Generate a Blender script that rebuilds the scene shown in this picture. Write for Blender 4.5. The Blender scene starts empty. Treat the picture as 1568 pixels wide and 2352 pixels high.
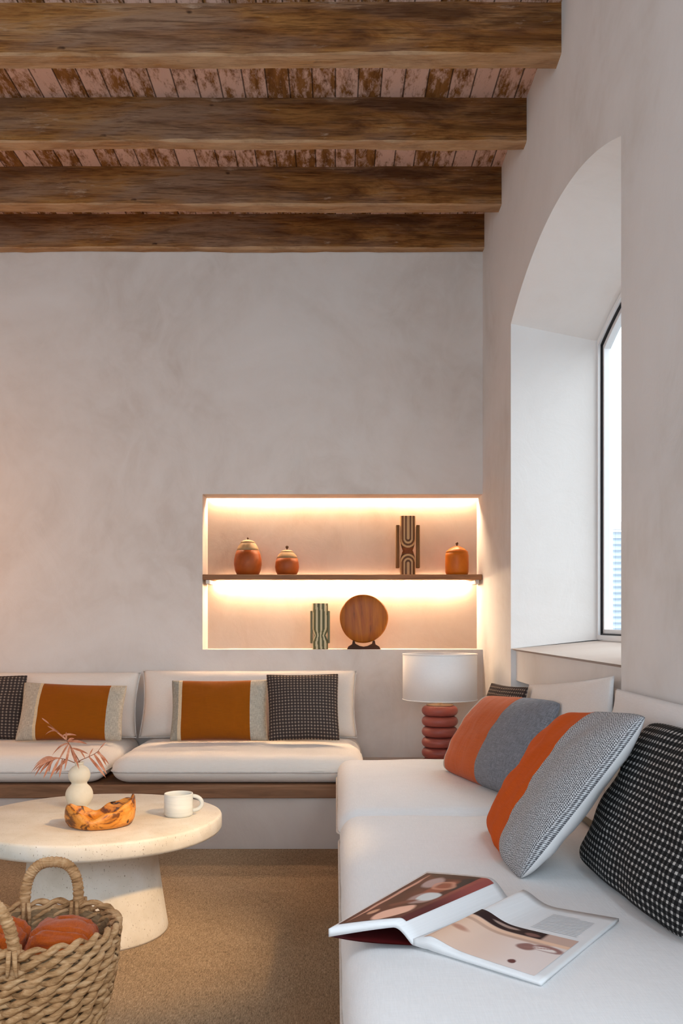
import bpy, bmesh, math, random
from mathutils import Vector, Matrix, noise as mnoise
from math import sin, cos, pi, sqrt, atan2, exp

random.seed(7)
S = bpy.context.scene
COL = S.collection

# ------------------------------------------------------------------ camera
FPX, PX, PY, CZ = 2130.0, 770.0, 1430.0, 1.146
cam_d = bpy.data.cameras.new('camera')
cam = bpy.data.objects.new('camera', cam_d)
COL.objects.link(cam)
cam.location = (0, 0, CZ)
cam.rotation_euler = (pi / 2, 0, 0)
cam_d.sensor_width = 36.0
cam_d.lens = FPX / 2352.0 * 36.0
cam_d.shift_x = (784 - PX) / 2352.0
cam_d.shift_y = (PY - 1176) / 2352.0
cam_d.clip_start = 0.05
S.camera = cam

# ------------------------------------------------------------------ world, lights, exposure
S.view_settings.view_transform = 'Standard'
S.view_settings.look = 'None'
S.view_settings.gamma = 1.0
S.view_settings.exposure = 0.12
S.view_settings.use_curve_mapping = False
S.cycles.use_denoising = True
S.cycles.max_bounces = 10
S.cycles.diffuse_bounces = 6
S.cycles.sample_clamp_indirect = 6.0

W = bpy.data.worlds.new('sky')
S.world = W
W.use_nodes = True
bg = W.node_tree.nodes['Background']
wt = W.node_tree
_tc = wt.nodes.new('ShaderNodeTexCoord')
_sp = wt.nodes.new('ShaderNodeSeparateXYZ')
_rp = wt.nodes.new('ShaderNodeValToRGB')     # overcast sky over a dimmer street
wt.links.new(_tc.outputs['Generated'], _sp.inputs[0])
wt.links.new(_sp.outputs[2], _rp.inputs[0])
_rp.color_ramp.elements[0].position = 0.0
_rp.color_ramp.elements[0].color = (0.22, 0.24, 0.26, 1)
_rp.color_ramp.elements[1].position = 0.12
_rp.color_ramp.elements[1].color = (0.90, 0.96, 1.0, 1)
wt.links.new(_rp.outputs[0], bg.inputs[0])
bg.inputs[1].default_value = 3.6


def lamp(name, kind, loc, power, color, rot=None, **kw):
    d = bpy.data.lights.new(name, kind)
    d.energy = power
    d.color = color
    for k, v in kw.items():
        setattr(d, k, v)
    o = bpy.data.objects.new(name, d)
    COL.objects.link(o)
    o.location = loc
    if rot is not None:
        o.rotation_euler = rot
    return o


def aim(o, target):
    d = Vector(target) - o.location
    o.rotation_euler = d.to_track_quat('-Z', 'Y').to_euler()


# added fill lights behind and beside the camera, no windows built there
lamp('daylight_front_fill', 'AREA', (-0.6, -2.25, 1.75), 104, (0.70, 0.86, 1.0), (pi / 2, 0, 0),
     shape='RECTANGLE', size=3.0, size_y=2.2)
lamp('daylight_side_fill', 'AREA', (0.85, 0.35, 1.95), 78, (0.72, 0.87, 1.0), (0, -pi / 2, pi),
     shape='RECTANGLE', size=1.5, size_y=1.3)
S.objects['daylight_side_fill'].rotation_euler = Vector((-1, 0, -0.15)).to_track_quat('-Z', 'Y').to_euler()
lw = lamp('daylight_left_fill', 'AREA', (-3.55, 1.4, 1.9), 22, (0.68, 0.85, 1.0), None, shape='RECTANGLE', size=1.6, size_y=1.6)
lw.rotation_euler = Vector((1, 0.15, 0)).to_track_quat('-Z', 'Y').to_euler()
# daylight entering at the arched window
lp = lamp('sky_portal', 'AREA', (1.38, 3.79, 1.9), 1, (1, 1, 1), None, shape='RECTANGLE', size=1.9, size_y=1.8)
lp.rotation_euler = Vector((-1, 0, 0)).to_track_quat('-Z', 'Y').to_euler()
lp.data.cycles.is_portal = True
# added warm fill spot without fixture, turned to the coffee table, warm lamp at the left of the room
sp = lamp('table_fill_spot', 'SPOT', (0.84, 2.1, 1.95), 235, (1.0, 0.60, 0.24), None, spot_size=math.radians(33), spot_blend=1.0,
          shadow_soft_size=0.06)
aim(sp, (-0.80, 3.22, 0.18))
lamp('left_room_lamp', 'POINT', (-2.75, 4.6, 1.6), 20, (1.0, 0.42, 0.10), None, shadow_soft_size=0.18)

# ------------------------------------------------------------------ helpers


def at(px, py, y):
    return Vector(((px - PX) * y / FPX, y, CZ - (py - PY) * y / FPX))


def wloc(o):
    v = Vector((0, 0, 0))
    while o is not None:
        v += Vector(o.location)
        o = o.parent
    return v


def obj(name, bm, mats, parent=None, loc=None, smooth=True):
    """links a bmesh given in world coordinates as one mesh object"""
    me = bpy.data.meshes.new(name)
    base = wloc(parent) if parent is not None else Vector(loc if loc is not None else (0, 0, 0))
    bmesh.ops.translate(bm, verts=bm.verts, vec=-base)
    bm.normal_update()
    bm.to_mesh(me)
    bm.free()
    if not isinstance(mats, (list, tuple)):
        mats = [mats]
    for m in mats:
        me.materials.append(m)
    for p in me.polygons:
        p.use_smooth = smooth
    o = bpy.data.objects.new(name, me)
    COL.objects.link(o)
    if parent is not None:
        o.parent = parent
    else:
        o.location = base
    return o


def tag(o, label, cat, group=None):
    o['label'] = label
    o['category'] = cat
    if group:
        o['group'] = group
    return o


def thing(name, label, cat, loc, group=None):
    o = bpy.data.objects.new(name, None)
    o.empty_display_size = 0.05
    COL.objects.link(o)
    o.location = loc
    return tag(o, label, cat, group)


def struct(o):
    o['kind'] = 'structure'
    return o


def add_box(bm, x0, x1, y0, y1, z0, z1, mi=0):
    vs = [bm.verts.new((x, y, z)) for x in (x0, x1) for y in (y0, y1) for z in (z0, z1)]
    fs = []
    for q in ((0, 1, 3, 2), (4, 6, 7, 5), (0, 4, 5, 1), (2, 3, 7, 6), (0, 2, 6, 4), (1, 5, 7, 3)):
        f = bm.faces.new([vs[i] for i in q])
        f.material_index = mi
        fs.append(f)
    return vs


def box_bm(x0, x1, y0, y1, z0, z1, bevel=0.0, seg=2):
    bm = bmesh.new()
    add_box(bm, x0, x1, y0, y1, z0, z1)
    bmesh.ops.recalc_face_normals(bm, faces=bm.faces)
    if bevel:
        bmesh.ops.bevel(bm, geom=list(bm.edges), offset=bevel, segments=seg, affect='EDGES', profile=0.5)
    return bm


def add_lathe(bm, prof, c, n=48, cap=True, rfun=None, mi=0, zfun=None):
    cx, cy, cz = c
    rings = []
    for (r, z) in prof:
        ring = []
        for k in range(n):
            a = 2 * pi * k / n
            rr = r * (rfun(a, z) if rfun else 1)
            zz = z + (zfun(a, r, z) if zfun else 0)
            ring.append(bm.verts.new((cx + rr * cos(a), cy + rr * sin(a), cz + zz)))
        rings.append(ring)
    for a, b in zip(rings, rings[1:]):
        for k in range(n):
            f = bm.faces.new((a[k], a[(k + 1) % n], b[(k + 1) % n], b[k]))
            f.material_index = mi
    if cap:
        f = bm.faces.new(rings[0][::-1]); f.material_index = mi
        f = bm.faces.new(rings[-1]); f.material_index = mi
    return rings


def lathe_bm(prof, c, n=48, **kw):
    bm = bmesh.new()
    add_lathe(bm, prof, c, n, **kw)
    bmesh.ops.recalc_face_normals(bm, faces=bm.faces)
    return bm


def add_tube(bm, pts, rad, n=8, closed=False, cap=True, rfun=None):
    pts = [Vector(p) for p in pts]
    N = len(pts)
    rings = []
    up = Vector((0, 0, 1))
    prevx = None
    for i, p in enumerate(pts):
        if closed:
            t = pts[(i + 1) % N] - pts[i - 1]
        else:
            t = pts[min(i + 1, N - 1)] - pts[max(i - 1, 0)]
        t.normalize()
        if prevx is None:
            x = t.cross(up)
            if x.length < 1e-3:
                x = t.cross(Vector((1, 0, 0)))
        else:
            x = prevx - t * prevx.dot(t)
        x.normalize()
        prevx = x
        y = t.cross(x)
        r = rad[i] if isinstance(rad, (list, tuple)) else rad
        ring = []
        for k in range(n):
            a = 2 * pi * k / n
            rr = r * (rfun(i, a) if rfun else 1)
            ring.append(bm.verts.new(p + x * (rr * cos(a)) + y * (rr * sin(a))))
        rings.append(ring)
    m = N if closed else N - 1
    for i in range(m):
        a, b = rings[i], rings[(i + 1) % N]
        for k in range(n):
            bm.faces.new((a[k], a[(k + 1) % n], b[(k + 1) % n], b[k]))
    if cap and not closed:
        bm.faces.new(rings[0][::-1])
        bm.faces.new(rings[-1])


def tube_bm(*a, **k):
    bm = bmesh.new()
    add_tube(bm, *a, **k)
    bmesh.ops.recalc_face_normals(bm, faces=bm.faces)
    return bm


def nz(x, y, z, s=1.0, seed=0.0):
    return mnoise.noise(Vector((x * s + seed, y * s + seed * 1.7, z * s - seed)))


def cushion_bm(x0, x1, y0, y1, z0, z1, r, crown=0.02, wob=0.004, seed=0.0, belly=0.0, res=0.06):
    """rounded upholstered block; r = (rx, ry, rz) corner radii"""
    cx, cy, cz = (x0 + x1) / 2, (y0 + y1) / 2, (z0 + z1) / 2
    h = Vector(((x1 - x0) / 2, (y1 - y0) / 2, (z1 - z0) / 2))
    rx, ry, rz = (min(r[i], h[i] * 0.98) for i in range(3))

    def samples(hh, rr):
        s = []
        for k in range(7):
            s.append(-hh + rr * (1 - cos(pi / 2 * k / 6)))
        inner = hh - rr
        n = max(2, int(2 * inner / res))
        for k in range(1, n):
            s.append(-inner + 2 * inner * k / n)
        s += [-v for v in s[:7]][::-1]
        out = []
        for v in s:
            if not out or v - out[-1] > 1e-5:
                out.append(v)
        return out
    X, Y, Z = samples(h.x, rx), samples(h.y, ry), samples(h.z, rz)
    bm = bmesh.new()
    cache = {}

    def vert(i, j, k):
        key = (i, j, k)
        if key in cache:
            return cache[key]
        q = Vector((X[i], Y[j], Z[k]))
        inner = Vector((max(-h.x + rx, min(h.x - rx, q.x)), max(-h.y + ry, min(h.y - ry, q.y)), max(-h.z + rz, min(h.z - rz, q.z))))
        d = Vector(((q.x - inner.x) / rx, (q.y - inner.y) / ry, (q.z - inner.z) / rz))
        if d.length > 1e-6:
            d.normalize()
            q = inner + Vector((d.x * rx, d.y * ry, d.z * rz))
        fx, fy = 1 - min(1, abs(q.x) / h.x) ** 2.5, 1 - min(1, abs(q.y) / h.y) ** 2.5
        w = max(0, q.z / h.z)
        q.z += crown * fx * fy * w
        b = belly * (1 - (q.z / h.z) ** 2) if abs(q.z) < h.z else 0
        q.x += b * (q.x / h.x) ** 5
        q.y += b * (q.y / h.y) ** 5
        n = wob * (nz(q.x, q.y, q.z, 5, seed) + 0.5 * nz(q.x, q.y, q.z, 13, seed + 3))
        q += Vector((n * 0.6 * q.x / h.x, n * 0.6 * q.y / h.y, n * (1 if q.z > 0 else 0)))
        v = bm.verts.new(q + Vector((cx, cy, cz)))
        cache[key] = v
        return v
    nx, ny, nzz = len(X) - 1, len(Y) - 1, len(Z) - 1

    def face(a, b, c, d):
        try:
            bm.faces.new((vert(*a), vert(*b), vert(*c), vert(*d)))
        except ValueError:
            pass
    for i in range(nx):
        for j in range(ny):
            face((i, j, 0), (i, j + 1, 0), (i + 1, j + 1, 0), (i + 1, j, 0))
            face((i, j, nzz), (i + 1, j, nzz), (i + 1, j + 1, nzz), (i, j + 1, nzz))
    for i in range(nx):
        for k in range(nzz):
            face((i, 0, k), (i + 1, 0, k), (i + 1, 0, k + 1), (i, 0, k + 1))
            face((i, ny, k), (i, ny, k + 1), (i + 1, ny, k + 1), (i + 1, ny, k))
    for j in range(ny):
        for k in range(nzz):
            face((0, j, k), (0, j, k + 1), (0, j + 1, k + 1), (0, j + 1, k))
            face((nx, j, k), (nx, j + 1, k), (nx, j + 1, k + 1), (nx, j, k + 1))
    bmesh.ops.recalc_face_normals(bm, faces=bm.faces)
    return bm


def outline(x0, x1, y0, y1, z, rx, ry, n=8):
    pts = []
    for (cx, cy, a0) in ((x1 - rx, y1 - ry, 0), (x0 + rx, y1 - ry, pi / 2), (x0 + rx, y0 + ry, pi), (x1 - rx, y0 + ry, 1.5 * pi)):
        for k in range(n + 1):
            a = a0 + pi / 2 * k / n
            pts.append((cx + rx * cos(a), cy + ry * sin(a), z))
    return pts


def pillow_bm(A, B, TL, TR, face, tf, tb, N=30, pinch=0.05, p=2.0, q=0.5, wob=0.006, seed=0.0, ears=0.0):
    """stuffed cushion between four corners; front faces 'face' (material 0), back has material 1"""
    A, B, TL, TR = map(Vector, (A, B, TL, TR))
    n = (B - A).cross(TL - A).normalized()
    if n.dot(Vector(face)) < 0:
        n = -n
    bm = bmesh.new()
    uvl = bm.loops.layers.uv.new('UVMap')

    def samp(k):
        t = -1 + 2 * k / N
        return sin(t * pi / 2) * 0.55 + t * 0.45
    T = [samp(k) for k in range(N + 1)]

    def P(u, v, side):
        k = 1 - ears * (u * u * v * v) ** 3       # corners rounded off
        pu = u * k * (1 - pinch * (1 - v * v) * abs(u) ** 3)
        pv = v * k * (1 - pinch * (1 - u * u) * abs(v) ** 3)
        a, b = (pu + 1) / 2, (pv + 1) / 2
        c = (A * (1 - a) + B * a) * (1 - b) + (TL * (1 - a) + TR * a) * b
        prof = max(0, (1 - abs(u) ** p) * (1 - abs(v) ** p)) ** q
        sag = 1 + 0.14 * -v
        w = wob * (nz(u, v, 0, 2.2, seed) + 0.6 * nz(u, v, 1, 5, seed + 9)) * prof ** 0.5
        # gathers running in from the corners and edges
        g = 0.5 * wob * sin(10 * atan2(v, u) + seed) * prof ** 0.5 * (u * u + v * v)
        return c + n * ((tf * prof * sag + w + g) if side == 0 else -(tb * prof * sag + w))
    cache = {}

    def vert(i, j, side):
        edge = i in (0, N) or j in (0, N)
        key = (i, j, 0 if edge else side)
        if key not in cache:
            cache[key] = bm.verts.new(P(T[i], T[j], side))
        return cache[key]
    for side in (0, 1):
        for i in range(N):
            for j in range(N):
                ids = [(i, j), (i + 1, j), (i + 1, j + 1), (i, j + 1)]
                if side:
                    ids = ids[::-1]
                f = bm.faces.new([vert(a, b, side) for a, b in ids])
                f.material_index = side
                for lo, (a, b) in zip(f.loops, ids):
                    lo[uvl].uv = ((T[a] + 1) / 2, (T[b] + 1) / 2)
    if (bm.faces[:] and True):
        bm.faces.ensure_lookup_table()
        bm.normal_update()
        c = bm.faces[(N // 2) * N + N // 2]
        if c.normal.dot(n) < 0:
            bmesh.ops.reverse_faces(bm, faces=bm.faces[:])
    return bm


def pillow_edge(A, B, TL, TR, pinch=0.05, n=14):
    A, B, TL, TR = map(Vector, (A, B, TL, TR))
    pts = []

    def P(u, v):
        pu = u * (1 - pinch * (1 - v * v) * abs(u) ** 3)
        pv = v * (1 - pinch * (1 - u * u) * abs(v) ** 3)
        a, b = (pu + 1) / 2, (pv + 1) / 2
        return (A * (1 - a) + B * a) * (1 - b) + (TL * (1 - a) + TR * a) * b
    for k in range(n):
        pts.append(P(-1 + 2 * k / n, -1))
    for k in range(n):
        pts.append(P(1, -1 + 2 * k / n))
    for k in range(n):
        pts.append(P(1 - 2 * k / n, 1))
    for k in range(n):
        pts.append(P(-1, 1 - 2 * k / n))
    return pts


def prism_bm(poly, axis_vec, base):
    """poly = list of (x, z) points, extruded along axis_vec from base"""
    bm = bmesh.new()
    a = [bm.verts.new(Vector((base[0] + x, base[1], base[2] + z))) for x, z in poly]
    b = [bm.verts.new(Vector((base[0] + x, base[1], base[2] + z)) + Vector(axis_vec)) for x, z in poly]
    n = len(poly)
    bm.faces.new(a)
    bm.faces.new(b[::-1])
    for k in range(n):
        bm.faces.new((a[k], b[k], b[(k + 1) % n], a[(k + 1) % n]))
    bmesh.ops.recalc_face_normals(bm, faces=bm.faces)
    return bm


# ------------------------------------------------------------------ materials
def srgb(r, g, b):
    f = lambda c: c / 255 / 12.92 if c / 255 <= 0.04045 else ((c / 255 + 0.055) / 1.055) ** 2.4
    return (f(r), f(g), f(b), 1)


class NT:
    def __init__(self, name):
        self.m = bpy.data.materials.new(name)
        self.m.use_nodes = True
        self.t = self.m.node_tree
        self.b = self.t.nodes['Principled BSDF']
        self.b.inputs['Specular IOR Level'].default_value = 0.25

    def n(self, typ, **kw):
        nd = self.t.nodes.new(typ)
        for k, v in kw.items():
            if k.startswith('i_'):
                key = k[2:].replace('_', ' ')
                nd.inputs[key].default_value = v
            else:
                setattr(nd, k, v)
        return nd

    def l(self, a, b):
        self.t.links.new(a, b)

    def coord(self, out='Object', scale=(1, 1, 1), rot=(0, 0, 0)):
        tc = self.n('ShaderNodeTexCoord')
        mp = self.n('ShaderNodeMapping')
        mp.inputs['Scale'].default_value = scale
        mp.inputs['Rotation'].default_value = rot
        self.l(tc.outputs[out], mp.inputs['Vector'])
        return mp.outputs[0]

    def noise(self, vec, scale, detail=4, rough=0.6, dist=0.0):
        nd = self.n('ShaderNodeTexNoise')
        nd.inputs['Scale'].default_value = scale
        nd.inputs['Detail'].default_value = detail
        nd.inputs['Roughness'].default_value = rough
        nd.inputs['Distortion'].default_value = dist
        self.l(vec, nd.inputs['Vector'])
        return nd.outputs[0]

    def ramp(self, fac, stops, interp='LINEAR'):
        nd = self.n('ShaderNodeValToRGB')
        cr = nd.color_ramp
        cr.interpolation = interp
        while len(cr.elements) < len(stops):
            cr.elements.new(0.5)
        for e, (p, c) in zip(cr.elements, stops):
            e.position = p
            e.color = c if len(c) == 4 else (*c, 1)
        self.l(fac, nd.inputs[0])
        return nd.outputs[0]

    def mix(self, fac, a, b, mode='MIX'):
        nd = self.n('ShaderNodeMix', data_type='RGBA', blend_type=mode)
        for sock, v in ((nd.inputs[0], fac), (nd.inputs[6], a), (nd.inputs[7], b)):
            if hasattr(v, 'is_output'):
                self.l(v, sock)
            else:
                sock.default_value = v
        return nd.outputs[2]

    def math(self, op, a, b=0.0, c=0.0):
        nd = self.n('ShaderNodeMath', operation=op)
        for sock, v in zip(nd.inputs, (a, b, c)):
            if hasattr(v, 'is_output'):
                self.l(v, sock)
            else:
                sock.default_value = v
        return nd.outputs[0]

    def bump(self, h, strength=0.3, dist=0.01):
        nd = self.n('ShaderNodeBump')
        nd.inputs['Strength'].default_value = strength
        nd.inputs['Distance'].default_value = dist
        self.l(h, nd.inputs['Height'])
        self.l(nd.outputs[0], self.b.inputs['Normal'])

    def col(self, c):
        if hasattr(c, 'is_output'):
            self.l(c, self.b.inputs['Base Color'])
        else:
            self.b.inputs['Base Color'].default_value = c

    def rough(self, r, spec=None):
        self.b.inputs['Roughness'].default_value = r
        if spec is not None:
            self.b.inputs['Specular IOR Level'].default_value = spec
        return self


def m_plaster(name, c1, c2, c3):
    t = NT(name)
    v = t.coord('Object')
    big = t.noise(v, 1.1, 5, 0.62, 0.6)
    mid = t.noise(t.coord('Object', (1, 1, 0.7)), 5.0, 5, 0.65, 1.5)
    c = t.ramp(big, [(0.33, c1), (0.5, c2), (0.68, c3)])
    c = t.mix(t.ramp(mid, [(0.35, (0, 0, 0, 1)), (0.65, (0.45, 0.45, 0.45, 1))]), c, c3)
    t.col(c)
    f = t.noise(v, 26, 5, 0.7, 0.8)
    t.bump(t.math('ADD', t.math('MULTIPLY', f, 0.35), mid), 0.16, 0.012)
    t.rough(0.78, 0.2)
    return t.m


def m_noise(name, stops, scale=6, stretch=(1, 1, 1), rough=0.7, bump=0.0, bscale=60, dist=0.0, detail=5, bdist=0.004, spec=0.25, coord='Object'):
    t = NT(name)
    v = t.coord(coord, stretch)
    f = t.noise(v, scale, detail, 0.62, dist)
    t.col(t.ramp(f, stops))
    if bump:
        t.bump(t.noise(v, bscale, 4, 0.65), bump, bdist)
    t.rough(rough, spec)
    return t.m


def m_linen(name, c1, c2, weave=420, bump=0.25):
    t = NT(name)
    v = t.coord('Object')
    a = t.noise(t.coord('Object', (1, 1, 1)), 3.0, 3)
    th = t.noise(t.coord('Object', (8, 140, 140)), 3.0, 3)
    th2 = t.noise(t.coord('Object', (140, 8, 140)), 3.0, 3)
    w = t.math('ADD', th, th2)
    c = t.ramp(t.math('ADD', t.math('MULTIPLY', w, 0.5), t.math('MULTIPLY', a, 0.3)), [(0.4, c1), (0.85, c2)])
    t.col(c)
    t.bump(t.math('ADD', t.math('MULTIPLY', w, 0.25), t.math('MULTIPLY', t.noise(v, 14, 3, 0.6), 0.8)), bump, 0.006)
    t.rough(0.9, 0.15)
    t.b.inputs['Sheen Weight'].default_value = 0.15
    return t.m


def m_wood(name, stops, axis=0, scale=3.0, rough=0.6, ring=9.0, bump=0.15):
    t = NT(name)
    st = [ring] * 3
    st[axis] = 0.9
    v = t.coord('Object', tuple(st))
    f = t.noise(v, scale, 6, 0.62, 0.9)
    st2 = [60] * 3
    st2[axis] = 2
    g = t.noise(t.coord('Object', tuple(st2)), 2.0, 4, 0.6)
    c = t.ramp(f, stops)
    t.col(t.mix(t.math('MULTIPLY', g, 0.55), c, tuple(x * 0.42 for x in stops[0][1][:3]) + (1,)))
    t.bump(t.math('ADD', f, t.math('MULTIPLY', g, 0.5)), bump, 0.01)
    t.rough(rough, 0.25)
    return t.m


def m_vcol(name, rough=0.6, bump=0.0, spec=0.25):
    t = NT(name)
    a = t.n('ShaderNodeVertexColor', layer_name='Col')
    t.col(a.outputs[0])
    if bump:
        t.bump(t.noise(t.coord('Object'), 40, 4), bump, 0.003)
    t.rough(rough, spec)
    return t.m


def paint(o, fun):
    """vertex colours given by fun(co) in the object's own coordinates"""
    me = o.data
    at_ = me.color_attributes.new('Col', 'FLOAT_COLOR', 'POINT')
    for v in me.vertices:
        at_.data[v.index].color = fun(v.co)


M = {}
M['plaster'] = m_plaster('clay plaster', (0.57, 0.505, 0.455, 1), (0.655, 0.60, 0.555, 1), (0.72, 0.68, 0.645, 1))
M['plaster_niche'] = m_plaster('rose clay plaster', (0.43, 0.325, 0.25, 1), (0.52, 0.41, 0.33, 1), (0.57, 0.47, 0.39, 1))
M['plaster_side'] = m_plaster('pale clay plaster', (0.61, 0.60, 0.58, 1), (0.70, 0.705, 0.705, 1), (0.74, 0.75, 0.755, 1))
M['plaster_white'] = m_plaster('smooth white plaster', (0.74, 0.72, 0.70, 1), (0.77, 0.755, 0.74, 1), (0.80, 0.79, 0.78, 1))
M['plaster_low'] = m_plaster('bench plaster', (0.47, 0.39, 0.345, 1), (0.52, 0.44, 0.39, 1), (0.56, 0.49, 0.44, 1))


def m_beam(name='old beam wood', paler=False):
    t = NT(name)
    v = t.coord('Object', (0.8, 5, 5))
    f = t.noise(v, 2.2, 7, 0.68, 1.2)
    big = t.noise(t.coord('Object', (0.7, 2.5, 2.5)), 1.6, 4, 0.6, 0.5)
    g = t.noise(t.coord('Object', (3, 70, 70)), 2.0, 5, 0.65)
    c = t.ramp(f, [(0.28, srgb(78, 44, 20)), (0.43, srgb(128, 82, 40)), (0.58, srgb(156, 108, 58)), (0.75, srgb(172, 138, 104))])
    c = t.mix(t.ramp(big, [(0.46, (0, 0, 0, 1)), (0.64, (0.75, 0.75, 0.75, 1))]), c, srgb(136, 110, 92))
    dk = t.noise(t.coord('Object', (1.1, 5, 5), (0, 0, 0)), 1.3, 5, 0.65, 0.8)
    c = t.mix(t.ramp(dk, [(0.33, (0.8, 0.8, 0.8, 1)), (0.48, (0, 0, 0, 1))]), c, srgb(72, 40, 16))
    c = t.mix(t.ramp(g, [(0.36, (0.6, 0.6, 0.6, 1)), (0.50, (0, 0, 0, 1))]), c, srgb(66, 36, 16))
    kn = t.noise(t.coord('Object', (9, 14, 14)), 1.0, 2)
    c = t.mix(t.ramp(kn, [(0.70, (0, 0, 0, 1)), (0.76, (0.8, 0.8, 0.8, 1))]), c, srgb(40, 18, 8))
    wp = t.noise(t.coord('Object', (2.2, 9, 9), (0.2, 0, 0)), 1.7, 5, 0.7)
    c = t.mix(t.ramp(wp, [(0.63, (0, 0, 0, 1)), (0.72, (0.6, 0.6, 0.6, 1))]), c, srgb(186, 160, 136))
    if paler:   # floor-bounce light put into the underside colour
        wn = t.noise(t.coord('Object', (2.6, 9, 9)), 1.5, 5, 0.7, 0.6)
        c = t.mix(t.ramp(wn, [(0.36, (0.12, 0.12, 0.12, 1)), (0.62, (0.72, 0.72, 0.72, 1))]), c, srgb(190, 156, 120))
    t.col(c)
    t.bump(t.math('ADD', f, t.math('MULTIPLY', g, 0.6)), 0.5, 0.015)
    t.rough(0.8, 0.15)
    return t.m


def m_planks():
    t = NT('painted ceiling boards')
    tc = t.n('ShaderNodeTexCoord')
    sep = t.n('ShaderNodeSeparateXYZ')
    t.l(tc.outputs['Object'], sep.inputs[0])
    x = t.math('MULTIPLY', sep.outputs[0], 1 / 0.104)
    idx = t.math('FLOOR', x)
    fr = t.math('FRACT', x)
    wn = t.n('ShaderNodeTexWhiteNoise', noise_dimensions='1D')
    t.l(idx, wn.inputs['W'])
    wood = t.ramp(t.noise(t.coord('Object', (9, 1.5, 9)), 3, 6, 0.65, 0.8), [(0.3, srgb(92, 56, 24)), (0.55, srgb(136, 94, 50)), (0.75, srgb(156, 114, 74))])
    pt = t.noise(t.coord('Object', (15, 4.5, 5)), 1.8, 7, 0.75, 0.1)
    pm = t.ramp(t.math('ADD', pt, t.math('MULTIPLY', t.math('SUBTRACT', wn.outputs[0], 0.5), 0.16)), [(0.41, (0, 0, 0, 1)), (0.56, (0.85, 0.85, 0.85, 1))])
    c = t.mix(pm, wood, srgb(222, 192, 180))
    edge = t.math('MINIMUM', fr, t.math('SUBTRACT', 1.0, fr))
    gap = t.ramp(edge, [(0.0, (1, 1, 1, 1)), (0.045, (0, 0, 0, 1))])
    c = t.mix(gap, c, srgb(40, 20, 8))
    t.col(c)
    t.bump(t.math('SUBTRACT', t.math('MULTIPLY', pt, 0.4), gap), 0.5, 0.008)
    t.rough(0.8, 0.15)
    return t.m


M['beam'] = m_beam()
M['beam_bounce'] = m_beam('bounce-toned beam underside', True)
M['planks'] = m_planks()
M['ledge'] = m_wood('bench board wood', [(0.3, srgb(120, 84, 58)), (0.5, srgb(150, 108, 78)), (0.7, srgb(168, 128, 98))], 0, 2.5)
M['shelf'] = m_wood('shelf wood', [(0.3, srgb(120, 80, 50)), (0.5, srgb(150, 104, 68)), (0.7, srgb(165, 120, 84))], 0, 2.5, 0.5)
M['cream'] = m_linen('cream linen', (0.70, 0.63, 0.56, 1), (0.80, 0.745, 0.68, 1))
M['white_linen'] = m_linen('white linen', (0.70, 0.70, 0.70, 1), (0.80, 0.80, 0.80, 1), bump=0.3)
M['offwhite'] = m_linen('off white linen', (0.66, 0.645, 0.63, 1), (0.76, 0.75, 0.74, 1))
M['piping'] = m_noise('piping cord', [(0.3, (0.55, 0.51, 0.47, 1)), (0.7, (0.66, 0.62, 0.58, 1))], 30, rough=0.9)
M['satin'] = m_noise('white cotton', [(0.3, (0.66, 0.66, 0.66, 1)), (0.7, (0.78, 0.78, 0.78, 1))], 8, rough=0.75, bump=0.3, bscale=9, bdist=0.01)


def m_stripe(name, stops, orange_idx=(), heather=None, fine=0.0):
    """fabric with woven panels across its width; stops = [(u0, colour, kind)]"""
    t = NT(name)
    tc = t.n('ShaderNodeTexCoord')
    sep = t.n('ShaderNodeSeparateXYZ')
    t.l(tc.outputs['UV'], sep.inputs[0])
    u, v = sep.outputs[0], sep.outputs[1]
    base = t.ramp(u, [(p, c) for p, c, k in stops], 'CONSTANT')
    kind = t.ramp(u, [(p, (k, k, k, 1)) for p, c, k in stops], 'CONSTANT')
    # heathered yarn for the woven panels
    h1 = t.noise(t.coord('UV', (60, 4, 1)), 4, 3, 0.7)
    h2 = t.noise(t.coord('UV', (5, 70, 1)), 4, 3, 0.7)
    hh = t.math('ADD', t.math('MULTIPLY', h1, 0.5), t.math('MULTIPLY', h2, 0.5))
    hm = t.ramp(hh, [(0.36, (0.42, 0.42, 0.42, 1)), (0.5, (1.0, 1.0, 1.0, 1)), (0.62, (1.55, 1.55, 1.55, 1))])
    mul = t.mix(kind, (1, 1, 1, 1), hm)
    fine_n = t.noise(t.coord('UV', (3, 90, 1)), 3, 3, 0.7)
    sl = t.ramp(fine_n, [(0.35, (0.86, 0.86, 0.86, 1)), (0.65, (1.08, 1.08, 1.08, 1))])
    c = t.mix(1.0, base, mul, 'MULTIPLY')
    t.col(t.mix(1.0, c, sl, 'MULTIPLY'))
    wr = t.noise(t.coord('UV', (7, 1.2, 1), (0, 0, 0.3)), 2.0, 3, 0.5, 0.5)
    t.bump(t.math('ADD', t.math('MULTIPLY', hh, 0.15), wr), 0.35, 0.012)
    t.rough(0.9, 0.12)
    t.b.inputs['Sheen Weight'].default_value = 0.1
    return t.m


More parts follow.
